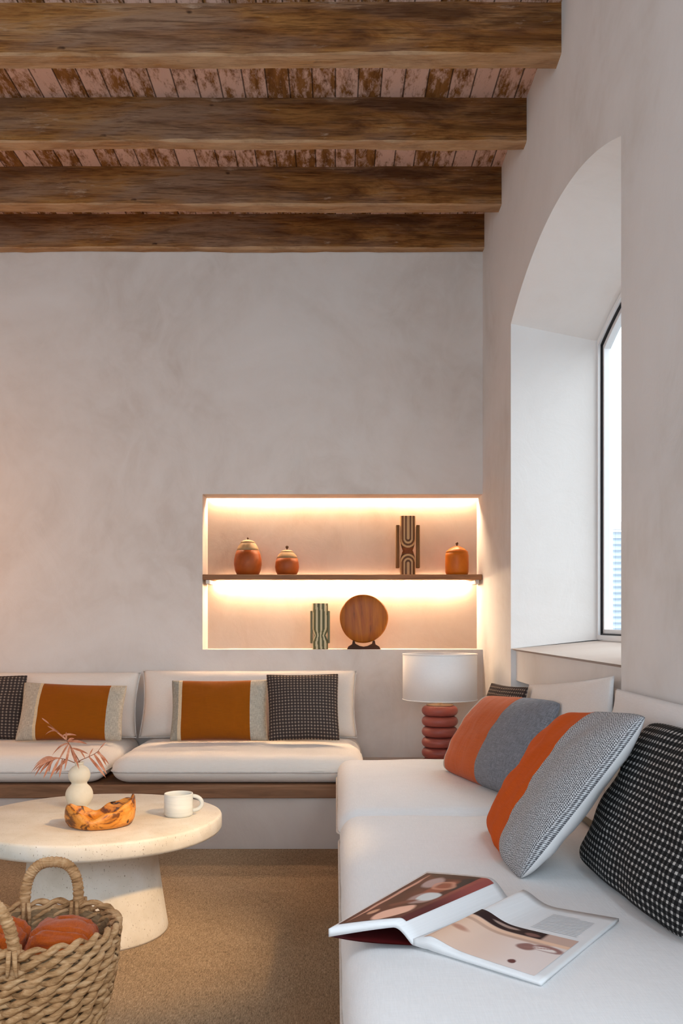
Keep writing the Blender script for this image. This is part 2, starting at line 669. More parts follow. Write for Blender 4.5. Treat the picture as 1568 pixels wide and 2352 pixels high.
def m_herring(name, stops, pin=115):
    """stripe panels, the grey one woven in small pale ticks on charcoal"""
    t = NT(name)
    tc = t.n('ShaderNodeTexCoord')
    sep = t.n('ShaderNodeSeparateXYZ')
    t.l(tc.outputs['UV'], sep.inputs[0])
    u, v = sep.outputs[0], sep.outputs[1]
    us = t.math('ADD', u, t.math('MULTIPLY', t.math('SUBTRACT', v, 0.5), 0.13))   # seam runs a little aslant
    base = t.ramp(us, [(p, c) for p, c, k in stops], 'CONSTANT')
    kind = t.ramp(us, [(p, (k, k, k, 1)) for p, c, k in stops], 'CONSTANT')
    su = t.math('SINE', t.math('MULTIPLY', u, 2 * pi * pin))
    # chevron: rows offset in columns
    col = t.math('PINGPONG', t.math('MULTIPLY', u, 26), 0.5)
    sv = t.math('SINE', t.math('ADD', t.math('MULTIPLY', v, 2 * pi * pin * 0.8), t.math('MULTIPLY', col, 16)))
    nzv = t.noise(t.coord('UV', (120, 110, 1)), 1.0, 2)
    tick = t.math('ADD', t.math('ADD', t.math('MULTIPLY', su, 0.20), t.math('MULTIPLY', sv, 0.25)), t.math('MULTIPLY', nzv, 1.0))
    hm = t.ramp(tick, [(0.28, (0.30, 0.30, 0.32, 1)), (0.5, (0.95, 0.95, 0.97, 1)), (0.75, (2.1, 2.1, 2.1, 1))])
    mul = t.mix(kind, (1, 1, 1, 1), hm)
    fine_n = t.noise(t.coord('UV', (3, 90, 1)), 3, 3, 0.7)
    sl = t.ramp(fine_n, [(0.35, (0.9, 0.9, 0.9, 1)), (0.65, (1.06, 1.06, 1.06, 1))])
    c = t.mix(1.0, base, mul, 'MULTIPLY')
    t.col(t.mix(1.0, c, sl, 'MULTIPLY'))
    wr = t.noise(t.coord('UV', (6, 1.2, 1), (0, 0, 0.3)), 2.0, 3, 0.5, 0.5)
    t.bump(t.math('ADD', t.math('MULTIPLY', tick, 0.12), wr), 0.35, 0.012)
    t.rough(0.9, 0.12)
    return t.m


def m_check(name, nu, nv, dark, mid, light, warp=0.02):
    """small two-tone check: pale squares on a dark cloth"""
    t = NT(name)
    tc = t.n('ShaderNodeTexCoord')
    wv = t.n('ShaderNodeVectorMath', operation='ADD')
    ns = t.n('ShaderNodeTexNoise')
    ns.inputs['Scale'].default_value = 3.0
    t.l(tc.outputs['UV'], ns.inputs['Vector'])
    sc = t.n('ShaderNodeVectorMath', operation='SCALE')
    sc.inputs['Scale'].default_value = warp
    t.l(ns.outputs['Color'], sc.inputs[0])
    t.l(tc.outputs['UV'], wv.inputs[0])
    t.l(sc.outputs[0], wv.inputs[1])
    sep = t.n('ShaderNodeSeparateXYZ')
    t.l(wv.outputs[0], sep.inputs[0])
    su = t.math('SINE', t.math('MULTIPLY', sep.outputs[0], 2 * pi * nu))
    sv = t.math('SINE', t.math('MULTIPLY', sep.outputs[1], 2 * pi * nv))
    a = t.ramp(su, [(0.05, (0, 0, 0, 1)), (0.45, (1, 1, 1, 1))])
    b = t.ramp(sv, [(0.05, (0, 0, 0, 1)), (0.45, (1, 1, 1, 1))])
    s = t.math('ADD', t.math('MULTIPLY', a, 0.5), t.math('MULTIPLY', b, 0.5))
    c = t.ramp(s, [(0.0, dark), (0.45, dark), (0.55, mid), (0.72, mid), (0.95, light)])
    nn = t.noise(t.coord('UV', (150, 150, 1)), 1.0, 2)
    t.col(t.mix(1.0, c, t.ramp(nn, [(0.3, (0.7, 0.7, 0.7, 1)), (0.7, (1.25, 1.25, 1.25, 1))]), 'MULTIPLY'))
    t.bump(t.math('ADD', t.math('MULTIPLY', s, 0.2), t.noise(t.coord('UV', (2, 6, 1)), 2, 3)), 0.3, 0.01)
    t.rough(0.92, 0.1)
    return t.m


OCHRE = srgb(142, 76, 4)
LINEN_G = srgb(176, 166, 150)
M['ochre_a'] = m_stripe('ochre panel cloth', [(0.0, LINEN_G, 0.75), (0.175, srgb(205, 184, 150), 0.4), (0.205, OCHRE, 0.0), (0.845, LINEN_G, 0.75)])
M['ochre_b'] = m_stripe('ochre panel cloth with pale seam', [(0.0, srgb(150, 146, 134), 0.8), (0.08, srgb(206, 188, 158), 0.4), (0.12, OCHRE, 0.0), (0.82, LINEN_G, 0.75)])
RUST = srgb(196, 84, 20)
M['rust_far'] = m_stripe('rust panel cloth', [(0.0, srgb(168, 164, 160), 0.5), (0.11, srgb(186, 88, 34), 0.0), (0.60, srgb(120, 124, 132), 0.8)])
M['rust_near'] = m_herring('rust and tick weave cloth', [(0.0, RUST, 0.0), (0.59, srgb(150, 152, 154), 1.0)])
M['check_big'] = m_check('black and white check', 34, 26, srgb(26, 26, 27), srgb(80, 80, 80), srgb(180, 178, 174), 0.012)
M['check_small'] = m_check('brown black check', 23, 22, srgb(58, 50, 48), srgb(88, 78, 72), srgb(150, 134, 120), 0.02)
M['check_small_back'] = m_noise('dark check back', [(0.3, srgb(50, 44, 42)), (0.7, srgb(80, 72, 66))], 40, rough=0.9)


def m_table():
    t = NT('cream stone with pores')
    v = t.coord('Object')
    f = t.noise(v, 9, 5, 0.6, 0.4)
    c = t.ramp(f, [(0.3, (0.60, 0.55, 0.46, 1)), (0.55, (0.68, 0.64, 0.56, 1)), (0.75, (0.72, 0.69, 0.63, 1))])
    sp_ = t.noise(t.coord('Object', (1, 1, 0.6)), 190, 3, 0.6)
    pit = t.ramp(sp_, [(0.64, (0, 0, 0, 1)), (0.70, (0.7, 0.7, 0.7, 1))])
    t.col(t.mix(pit, c, srgb(120, 98, 74)))
    t.bump(t.math('SUBTRACT', t.math('MULTIPLY', f, 0.3), pit), 0.35, 0.004)
    t.rough(0.55, 0.3)
    return t.m


def m_rug():
    t = NT('woven rug')
    a = t.noise(t.coord('Object', (330, 60, 1)), 1.0, 3, 0.7)
    b = t.noise(t.coord('Object', (60, 10, 1)), 2.0, 4, 0.7)
    d = t.noise(t.coord('Object', (1, 1, 1)), 2.2, 4, 0.6)
    s = t.math('ADD', t.math('MULTIPLY', a, 0.55), t.math('ADD', t.math('MULTIPLY', b, 0.3), t.math('MULTIPLY', d, 0.15)))
    c = t.ramp(s, [(0.36, srgb(100, 83, 64)), (0.47, srgb(147, 126, 101)), (0.56, srgb(170, 147, 120)), (0.66, srgb(204, 183, 155))])
    t.col(c)
    t.bump(s, 0.7, 0.01)
    t.rough(0.95, 0.05)
    return t.m


M['table'] = m_table()
M['rug'] = m_rug()
M['floor'] = m_noise('clay floor', [(0.3, (0.34, 0.27, 0.21, 1)), (0.7, (0.42, 0.34, 0.27, 1))], 3, rough=0.7, bump=0.1)
M['pvc'] = NT('white window frame').rough(0.35, 0.5).m
M['pvc'].node_tree.nodes['Principled BSDF'].inputs['Base Color'].default_value = (0.80, 0.82, 0.84, 1)
M['gasket'] = NT('black gasket').rough(0.6).m
M['gasket'].node_tree.nodes['Principled BSDF'].inputs['Base Color'].default_value = (0.012, 0.013, 0.016, 1)


def m_glass():
    m = bpy.data.materials.new('window glass')
    m.use_nodes = True
    t = m.node_tree
    t.nodes.clear()
    out = t.nodes.new('ShaderNodeOutputMaterial')
    tr = t.nodes.new('ShaderNodeBsdfTransparent')
    tr.inputs[0].default_value = (0.95, 0.97, 0.97, 1)
    gl = t.nodes.new('ShaderNodeBsdfGlossy')
    gl.inputs['Roughness'].default_value = 0.02
    fr = t.nodes.new('ShaderNodeFresnel')
    fr.inputs[0].default_value = 1.3
    mx = t.nodes.new('ShaderNodeMixShader')
    t.links.new(fr.outputs[0], mx.inputs[0])
    t.links.new(tr.outputs[0], mx.inputs[1])
    t.links.new(gl.outputs[0], mx.inputs[2])
    t.links.new(mx.outputs[0], out.inputs[0])
    return m


M['glass'] = m_glass()
M['shutter'] = m_noise('blue grey shutter paint', [(0.3, srgb(196, 210, 222)), (0.7, srgb(206, 218, 228))], 5, rough=0.6)


def m_led(strength, color):
    m = bpy.data.materials.new('warm light strip')
    m.use_nodes = True
    b = m.node_tree.nodes['Principled BSDF']
    b.inputs['Base Color'].default_value = (0.9, 0.85, 0.75, 1)
    b.inputs['Emission Color'].default_value = (*color, 1)
    b.inputs['Emission Strength'].default_value = strength
    return m


M['led'] = m_led(135.0, (1.0, 0.70, 0.44))
M['terracotta'] = m_noise('terracotta glaze', [(0.3, srgb(136, 62, 20)), (0.7, srgb(162, 82, 28))], 10, rough=0.45, bump=0.1, bscale=20)
M['jar_neck'] = m_noise('pale sand band', [(0.3, srgb(150, 116, 80)), (0.7, srgb(176, 142, 104))], 12, rough=0.55)
M['amber'] = m_noise('amber glaze', [(0.3, srgb(178, 92, 16)), (0.7, srgb(204, 116, 28))], 8, rough=0.4, bump=0.1, bscale=20)
M['darkknob'] = m_noise('dark knob wood', [(0.3, srgb(64, 40, 20)), (0.7, srgb(92, 60, 32))], 20, rough=0.5)
M['sidebar'] = m_wood('carved side wood', [(0.3, srgb(104, 68, 32)), (0.6, srgb(132, 92, 48)), (0.8, srgb(150, 112, 66))], 2, 3)
M['vcol'] = m_vcol('carved painted wood', 0.55, 0.2)
M['print'] = m_vcol('printed paper', 0.6, 0.0, 0.08)
M['disc'] = m_wood('figured wood disc', [(0.30, srgb(96, 50, 14)), (0.42, srgb(160, 88, 26)), (0.58, srgb(186, 112, 28)), (0.75, srgb(150, 82, 26))], 2, 2.0, 0.4, 6.0)
M['stand'] = m_wood('dark stand wood', [(0.3, srgb(56, 28, 12)), (0.7, srgb(86, 48, 24))], 0, 3)
M['lampring'] = m_noise('brick red glaze', [(0.3, srgb(128, 60, 52)), (0.7, srgb(148, 78, 70))], 7, rough=0.42, bump=0.08, bscale=18, spec=0.4)
M['shade'] = m_linen('white lampshade cloth', (0.76, 0.745, 0.74, 1), (0.84, 0.83, 0.825, 1), bump=0.1)
M['brass'] = NT('rubbed brass').rough(0.4, 0.5).m
M['brass'].node_tree.nodes['Principled BSDF'].inputs['Base Color'].default_value = srgb(170, 140, 110)
M['ceramic'] = m_noise('matt cream ceramic', [(0.3, srgb(204, 194, 172)), (0.7, srgb(218, 208, 188))], 14, rough=0.6, bump=0.1, bscale=40)
M['mug'] = m_noise('pale grey stoneware', [(0.3, srgb(196, 200, 196)), (0.7, srgb(216, 218, 212))], 6, (1, 1, 14), rough=0.45, bump=0.12, bscale=9)
M['leaf'] = m_noise('dried rose leaf', [(0.3, srgb(146, 82, 54)), (0.5, srgb(180, 116, 86)), (0.7, srgb(204, 152, 124))], 25, rough=0.7)
M['stem'] = m_noise('dried stem', [(0.3, srgb(120, 70, 44)), (0.7, srgb(150, 96, 66))], 25, rough=0.7)


def m_bowl():
    t = NT('olive wood with dark figure')
    f = t.noise(t.coord('Object', (5, 5, 9)), 1.7, 6, 0.6, 1.6)
    c = t.ramp(f, [(0.3, srgb(60, 30, 10)), (0.41, srgb(112, 62, 18)), (0.47, srgb(196, 122, 38)), (0.6, srgb(214, 148, 66)), (0.75, srgb(190, 118, 40))])
    d = t.noise(t.coord('Object', (9, 9, 12), (0.4, 0.2, 0)), 1.4, 3, 0.5, 2.0)
    c = t.mix(t.ramp(d, [(0.30, (1, 1, 1, 1)), (0.37, (0, 0, 0, 1))]), c, srgb(38, 18, 8))
    t.col(c)
    t.bump(f, 0.2, 0.006)
    t.rough(0.38, 0.4)
    return t.m


M['bowl'] = m_bowl()


def m_straw(name, dark, mid, light):
    t = NT(name)
    f = t.noise(t.coord('Object', (14, 14, 60)), 1.4, 5, 0.7, 0.6)
    g = t.noise(t.coord('Object'), 6, 3)
    c = t.ramp(t.math('ADD', t.math('MULTIPLY', f, 0.75), t.math('MULTIPLY', g, 0.25)), [(0.33, dark), (0.48, mid), (0.64, light)])
    t.col(c)
    t.bump(t.noise(t.coord('Object', (60, 60, 200)), 1.2, 3), 0.4, 0.004)
    t.rough(0.75, 0.2)
    return t.m


M['straw'] = m_straw('water hyacinth straw', srgb(112, 78, 46), srgb(170, 128, 86), srgb(206, 168, 126))
M['straw_grey'] = m_straw('greyed straw', srgb(126, 108, 88), srgb(170, 148, 122), srgb(204, 186, 160))
M['straw_in'] = m_straw('inner straw', srgb(84, 64, 44), srgb(120, 94, 66), srgb(150, 122, 90))
M['throw'] = m_linen('rust wool throw', srgb(140, 56, 8), srgb(190, 88, 20), bump=0.5)
M['paper'] = m_noise('magazine paper', [(0.3, (0.72, 0.72, 0.72, 1)), (0.7, (0.78, 0.78, 0.785, 1))], 4, (1, 1, 200), rough=0.65, spec=0.12)
M['cover'] = m_noise('dark red cover', [(0.3, srgb(70, 10, 12)), (0.7, srgb(92, 18, 18))], 4, rough=0.3, spec=0.5)

# ------------------------------------------------------------------ room shell
XR, YB, ZC = 0.8886, 5.60, 3.585
XL, YF = -3.6, -2.4
NX0, NZ0, NZ1, NY = -0.802, 0.983, 1.9215, 5.83

struct(obj('floor', box_bm(XL - 0.2, XR + 0.2, YF - 0.2, YB + 0.4, -0.15, 0.0), M['floor'], smooth=False))
struct(obj('ceiling', box_bm(XL - 0.2, XR + 0.6, YF - 0.2, YB + 0.4, ZC, ZC + 0.15), M['planks'], smooth=False))
struct(obj('wall_left', box_bm(XL - 0.2, XL, YF - 0.2, YB + 0.4, 0.0, ZC), M['plaster'], smooth=False))
struct(obj('wall_front', box_bm(XL, XR, YF - 0.2, YF, 0.0, ZC), M['plaster'], smooth=False))

bm = bmesh.new()
SLOT0, SLOT1 = 5.785, 1.958
add_box(bm, XL, NX0, YB, YB + 0.4, 0, ZC)
add_box(bm, NX0, XR, YB, YB + 0.4, 0, NZ0)
add_box(bm, NX0, XR, YB, SLOT0, NZ1, ZC)
add_box(bm, NX0, XR, SLOT0, YB + 0.4, SLOT1, ZC)
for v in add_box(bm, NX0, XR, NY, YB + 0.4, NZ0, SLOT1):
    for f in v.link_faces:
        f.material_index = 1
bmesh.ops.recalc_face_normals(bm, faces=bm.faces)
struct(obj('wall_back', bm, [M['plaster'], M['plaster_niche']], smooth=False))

# right wall with its deep arched window recess
IY0, IY1, IZS, IZP, IR = 2.885, 4.700, 1.014, 2.660, 0.175
OX, OY0, OY1, OZS, OZP, ORI = 1.31, 2.95, 4.635, 1.062, 2.55, 0.15
NA = 40


def arch_pts(y0, y1, zp, rise, n=NA):
    half, mid = (y1 - y0) / 2, (y0 + y1) / 2
    R = (half * half + rise * rise) / (2 * rise)
    zc = zp + rise - R
    return [(y0 + (y1 - y0) * k / n, zc + sqrt(max(0, R * R - (y0 + (y1 - y0) * k / n - mid) ** 2))) for k in range(n + 1)]


bm = bmesh.new()


def quad(*ps, mi=0):
    f = bm.faces.new([bm.verts.new(p) for p in ps])
    f.material_index = mi
    return f


AP = 0.915   # apron under the sill, set back a little
ZA = 0.853
inner = arch_pts(IY0, IY1, IZP, IR)
outer = arch_pts(OY0, OY1, OZP, ORI)
quad((XR, YF, 0), (XR, IY0, 0), (XR, IY0, ZC), (XR, YF, ZC))
quad((XR, IY1, 0), (XR, YB + 0.4, 0), (XR, YB + 0.4, ZC), (XR, IY1, ZC))
for (a, b) in zip(inner, inner[1:]):
    quad((XR, a[0], a[1]), (XR, b[0], b[1]), (XR, b[0], ZC), (XR, a[0], ZC))
# apron and the shallow hollow behind the sofa
quad((AP, IY0, ZA), (AP, IY1, ZA), (AP, IY1, IZS), (AP, IY0, IZS))
quad((AP, IY0, ZA), (AP, IY1, ZA), (AP + 0.15, IY1, ZA), (AP + 0.15, IY0, ZA))
quad((AP + 0.15, IY0, 0), (AP + 0.15, IY1, 0), (AP + 0.15, IY1, ZA), (AP + 0.15, IY0, ZA))
for yy in (IY0, IY1):
    quad((XR, yy, 0), (AP + 0.15, yy, 0), (AP + 0.15, yy, ZA), (XR, yy, ZA))
    quad((XR, yy, ZA), (AP, yy, ZA), (AP, yy, IZS), (XR, yy, IZS))
# outer skin
quad((OX + 0.06, YF, 0), (OX + 0.06, OY0, 0), (OX + 0.06, OY0, ZC), (OX + 0.06, YF, ZC))
quad((OX + 0.06, OY1, 0), (OX + 0.06, YB + 0.4, 0), (OX + 0.06, YB + 0.4, ZC), (OX + 0.06, OY1, ZC))
quad((OX + 0.06, OY0, 0), (OX + 0.06, OY1, 0), (OX + 0.06, OY1, OZS), (OX + 0.06, OY0, OZS))
for (a, b) in zip(outer, outer[1:]):
    quad((OX + 0.06, a[0], a[1]), (OX + 0.06, b[0], b[1]), (OX + 0.06, b[0], ZC), (OX + 0.06, a[0], ZC))
quad((XR, YF, ZC), (XR, YB + 0.4, ZC), (OX + 0.06, YB + 0.4, ZC), (OX + 0.06, YF, ZC))
quad((XR, YF, 0), (XR, YF, ZC), (OX + 0.06, YF, ZC), (OX + 0.06, YF, 0))
quad((XR, YB + 0.4, 0), (XR, YB + 0.4, ZC), (OX + 0.06, YB + 0.4, ZC), (OX + 0.06, YB + 0.4, 0))
bmesh.ops.remove_doubles(bm, verts=bm.verts, dist=1e-4)
wall_r = struct(obj('wall_right', bm, M['plaster_side'], smooth=False))

# reveal of the recess: smooth white plaster, jambs, soffit and sloping sill
bm = bmesh.new()
loopi = [(IY0, IZS)] + inner + [(IY1, IZS)]
loopo = [(OY0, OZS)] + outer + [(OY1, OZS)]
STEPS = 6
rows = []
for s in range(STEPS + 1):
    f = s / STEPS
    rows.append([bm.verts.new((XR + (OX + 0.06 - XR) * f, a[0] + (b[0] - a[0]) * min(1, f * 1.12), a[1] + (b[1] - a[1]) * min(1, f * 1.12))) for a, b in zip(loopi, loopo)])
for a, b in zip(rows, rows[1:]):
    for k in range(len(a) - 1):
        bm.faces.new((a[k], a[k + 1], b[k + 1], b[k]))
struct(obj('trim_1', bm, M['plaster_white'], smooth=False))
wr_mat = M['plaster_side']
bm = bmesh.new()
quad((XR, IY0, IZS), (XR, IY1, IZS), (OX + 0.06, OY1, OZS), (OX + 0.06, OY0, OZS))
quad((XR, IY0, IZS), (XR, IY1, IZS), (AP, IY1, IZS - 0.012), (AP, IY0, IZS - 0.012))
struct(obj('trim_2', bm, M['plaster_low'], smooth=False))  # darker plaster tone stands in for the shade on the sill


# window
def ring_bm(o0, o1, x0, x1):
    def loop(o):
        y0, y1, zs = OY0 + o, OY1 - o, OZS + o
        return [(y0, zs)] + [(y, z - o) for y, z in arch_pts(y0, y1, OZP, ORI)] + [(y1, zs)]
    bm = bmesh.new()
    A, B = loop(o0), loop(o1)
    n = len(A)
    V = {}
    for nm, L in (('a', A), ('b', B)):
        for x in (x0, x1):
            V[nm, x] = [bm.verts.new((x, y, z)) for y, z in L]
    for k in range(n):
        j = (k + 1) % n
        bm.faces.new((V['a', x0][k], V['a', x0][j], V['b', x0][j], V['b', x0][k]))
        bm.faces.new((V['a', x1][k], V['b', x1][k], V['b', x1][j], V['a', x1][j]))
        bm.faces.new((V['b', x0][k], V['b', x0][j], V['b', x1][j], V['b', x1][k]))
        bm.faces.new((V['a', x0][k], V['a', x1][k], V['a', x1][j], V['a', x0][j]))
    bmesh.ops.recalc_face_normals(bm, faces=bm.faces)
    return bm


win = bpy.data.objects.new('window_1', None)
COL.objects.link(win)
win.location = (OX, (OY0 + OY1) / 2, OZS)
struct(win)
for nm, args, mm in (('window_frame', (0.0, 0.022, OX - 0.004, OX + 0.010), 'pvc'), ('window_gasket', (0.020, 0.030, OX + 0.008, OX + 0.020), 'gasket'),
                     ('window_sash', (0.026, 0.050, OX + 0.018, OX + 0.052), 'pvc')):
    struct(obj(nm, ring_bm(*args), M[mm], win, smooth=False))
bm = bmesh.new()
L = [(OY0 + 0.05, OZS + 0.05)] + [(y, z - 0.05) for y, z in arch_pts(OY0 + 0.05, OY1 - 0.05, OZP, ORI)] + [(OY1 - 0.05, OZS + 0.05)]
bm.faces.new([bm.verts.new((OX + 0.045, y, z)) for y, z in L])
struct(obj('window_pane', bm, M['glass'], win, smooth=False))

# outside: louvred shutter beyond the glass
sh = thing('louvred_shutter', 'pale blue louvred shutter outside behind the window glass', 'shutter', (1.56, 4.74, 1.02))
bm = bmesh.new()
add_box(bm, 1.385, 1.412, 4.72, 4.76, 1.02, 1.66)
add_box(bm, 1.72, 1.747, 4.72, 4.76, 1.02, 1.66)
add_box(bm, 1.412, 1.72, 4.72, 4.76, 1.02, 1.06)
add_box(bm, 1.412, 1.72, 4.72, 4.76, 1.62, 1.66)
bmesh.ops.recalc_face_normals(bm, faces=bm.faces)
obj('shutter_frame', bm, M['pvc'], sh, smooth=False)
bm = bmesh.new()
for k in range(18):
    z = 1.068 + k * 0.0308
    vs = add_box(bm, 1.412, 1.72, 4.725, 4.755, z, z + 0.006)
    for v in vs:
        v.co.z += (v.co.y - 4.74) * 0.9
bmesh.ops.recalc_face_normals(bm, faces=bm.faces)
obj('slats', bm, M['shutter'], sh, smooth=False)

# ------------------------------------------------------------------ ceiling beams
BEAMS = [(3.648, 3.742, 3.38, 0.0), (4.308, 4.390, 3.381, 0.0), (4.959, 5.060, 3.381, 0.0), (5.535, 5.600, 3.381, 0.0)]
BL = ['old timber ceiling beam at the very top, nearest the viewer', 'second old timber beam from the top, above the white painted boards',
      'old timber ceiling beam one before the back wall', 'slim old timber beam lying against the back wall']
for bi, ((y0, y1, zb, _), lab) in enumerate(zip(BEAMS, BL)):
    bm = bmesh.new()
    n = 70
    xs = [XL + (XR + 0.02 - XL) * k / n for k in range(n + 1)]
    rings = []
    for x in xs:
        w = lambda s: 0.008 * nz(x, s * 3.1, bi * 7.7, 2.1) + 0.006 * nz(x, s, bi, 9)
        b = 0.008
        yr = y1 if bi == 3 else y1 + w(4)
        pts = [(y0 + w(1), ZC), (y0 + w(1), zb + 0.11 + w(2)), (y0 + w(1) * 0.7, zb + b + w(2)), (y0 + b + w(1), zb + w(3)),
               (yr - b, zb + w(5)), (yr, zb + b + w(5)), (yr, ZC)]
        rings.append([bm.verts.new((x, y, z)) for y, z in pts])
    for a, c in zip(rings, rings[1:]):
        for k in range(len(a) - 1):
            fc = bm.faces.new((a[k], a[k + 1], c[k + 1], c[k]))
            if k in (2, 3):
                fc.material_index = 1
        bm.faces.new((a[-1], a[0], c[0], c[-1]))
    bm.faces.new(rings[0]); bm.faces.new(rings[-1][::-1])
    bmesh.ops.recalc_face_normals(bm, faces=bm.faces)
    o = obj('ceiling_beam', bm, [M['beam'], M['beam_bounce']], smooth=False, loc=(XL + 1.7 * 0, y0, zb))
    tag(o, lab, 'beam', 'old timber ceiling beams')

# ------------------------------------------------------------------ niche shelf and light strips
shelf = thing('niche_shelf', 'thin wooden shelf across the lit wall niche', 'shelf', ((NX0 + XR) / 2, 5.72, 1.403))
obj('board', box_bm(NX0, XR - 0.002, 5.595, 5.815, 1.405, 1.437, 0.003, 1), M['shelf'], shelf, smooth=False)
for x in (NX0 + 0.03, XR - 0.03):
    obj('bracket', box_bm(x - 0.012, x + 0.012, 5.61, 5.80, 1.380, 1.405, 0.004, 2), M['plaster'], shelf, smooth=False)
o = obj('light_strip', box_bm(NX0 + 0.03, XR - 0.03, 5.803, 5.826, 1.945, 1.956), M['led'], smooth=False, loc=(0, 5.8, 1.945))
tag(o, 'warm glowing light strip along the top of the niche', 'light strip', 'niche light strips')
o = obj('light_strip', box_bm(NX0 + 0.06, XR - 0.06, 5.793, 5.815, 1.394, 1.404), M['led'], smooth=False, loc=(0, 5.79, 1.394))
tag(o, 'warm glowing light strip under the niche shelf', 'light strip', 'niche light strips')

# ------------------------------------------------------------------ built-in benches
bench = thing('plaster_bench', 'long plaster bench with wooden edge along the back wall', 'bench', (-1.4, 5.1, 0))
obj('base', box_bm(XL + 0.01, XR - 0.006, 4.66, YB - 0.006, 0.0, 0.268), M['plaster_low'], bench, smooth=False)
obj('bench_board', box_bm(XL + 0.01, 0.03, 4.635, YB - 0.006, 0.268, 0.332, 0.004, 2), M['ledge'], bench, smooth=False)
obj('bench_top', box_bm(0.03, XR - 0.006, 4.66, YB - 0.006, 0.268, 0.334, 0.006, 2), M['plaster_low'], bench, smooth=False)
bench2 = thing('plaster_bench', 'plaster bench under the white seat cushions along the window wall', 'bench', (0.5, 2.9, 0))
obj('base', box_bm(0.075, XR - 0.006, 0.8, 4.63, 0.0, 0.335, 0.006, 2), M['plaster_low'], bench2, smooth=False)


def seat(name, x0, x1, y0, y1, z0, z1, r, mat_, label, group, seed, crown=0.02, zpipe=None, belly=0.0, wob=0.005):
    t = thing(name, label, 'cushion', ((x0 + x1) / 2, (y0 + y1) / 2, z0), group)
    obj('cushion_body', cushion_bm(x0, x1, y0, y1, z0, z1, r, crown, wob, seed, belly), mat_, t)
    zp = zpipe if zpipe else (z0 + z1) / 2
    e = 0.002
    pts = outline(x0 - e - belly, x1 + e + belly, y0 - e - belly, y1 + e + belly, zp, r[0], r[1])
    obj('piping', tube_bm(pts, 0.0045, 6, closed=True), M['piping'], t)
    return t


# bench seat cushions
seat('seat_cushion', -1.135, 0.145, 4.645, 5.58, 0.334, 0.470, (0.10, 0.075, 0.066), M['cream'],
     'cream bench seat cushion right of the dark gap, under the ochre and grey pillows', 'cream bench seat cushions', 1.3, 0.016, 0.396)
seat('seat_cushion', -2.45, -1.165, 4.645, 5.58, 0.334, 0.470, (0.10, 0.075, 0.066), M['cream'],
     'cream bench seat cushion left of the dark gap, behind the vase', 'cream bench seat cushions', 4.1, 0.016, 0.396)
# window-wall seat cushions
seat('seat_cushion', 0.012, XR - 0.003, 3.312, 4.61, 0.337, 0.472, (0.07, 0.07, 0.06), M['white_linen'],
     'white seat cushion at the far end of the window bench, beside the lamp', 'white seat cushions on the window bench', 2.2, 0.016, 0.385, 0.003)
seat('seat_cushion', 0.018, XR - 0.003, 0.95, 3.286, 0.337, 0.472, (0.07, 0.07, 0.06), M['white_linen'],
     'large white seat cushion in front under the open magazine', 'white seat cushions on the window bench', 7.7, 0.016, 0.385, 0.003)


def backc(A, B, TL, TR, face, tf, tb, mat_, label, group, seed, piping=True, p=4.0):
    A, B, TL, TR = map(Vector, (A, B, TL, TR))
    t = thing('back_cushion', label, 'cushion', ((A.x + B.x) / 2, (A.y + B.y) / 2, min(A.z, B.z)), group)
    obj('cushion_body', pillow_bm(A, B, TL, TR, face, tf, tb, 30, 0.03, p, 0.5, 0.007, seed), [mat_, mat_], t)
    if piping:
        obj('piping', tube_bm(pillow_edge(A, B, TL, TR, 0.03), 0.004, 6, closed=True), M['piping'], t)
    return t


backc((-1.135, 5.36, 0.482), (0.125, 5.36, 0.482), (-1.135, 5.48, 0.862), (0.125, 5.48, 0.862), (0, -1, 0), 0.09, 0.05, M['cream'],
      'cream back cushion behind the right ochre pillow and the dark check pillow', 'cream back cushions on the bench', 3.0)
backc((-2.42, 5.36, 0.482), (-1.150, 5.36, 0.482), (-2.42, 5.48, 0.852), (-1.150, 5.48, 0.852), (0, -1, 0), 0.09, 0.05, M['cream'],
      'cream back cushion behind the left ochre pillow', 'cream back cushions on the bench', 8.0)
backc((0.855, 4.22, 0.487), (0.855, 2.91, 0.487), (0.868, 4.16, 0.868), (0.872, 2.90, 0.980), (-1, 0, 0.1), 0.050, 0.03, M['offwhite'],
      'white back cushion below the window, behind the far rust pillow', 'white back cushions on the window bench', 5.0, False)
backc((0.830, 2.87, 0.492), (0.830, 1.05, 0.492), (0.858, 2.85, 0.945), (0.858, 1.05, 0.955), (-1, 0, 0.2), 0.050, 0.025, M['offwhite'],
      'white back cushion against the wall at the right, behind the big check pillow', 'white back cushions on the window bench', 6.0, False)


def pillow(A, B, TL, TR, face, tf, tb, mats, label, group=None, seed=0.0, pinch=0.05, name='throw_pillow', N=34, q=0.5, wob=0.006, p=2.2, ears=0.02):
    A, B, TL, TR = map(Vector, (A, B, TL, TR))
    o = obj(name, pillow_bm(A, B, TL, TR, face, tf, tb, N, pinch, p, q, wob, seed, ears), mats, loc=((A.x + B.x) / 2, (A.y + B.y) / 2, min(A.z, B.z)))
    return tag(o, label, 'pillow', group)


ZS = 0.488
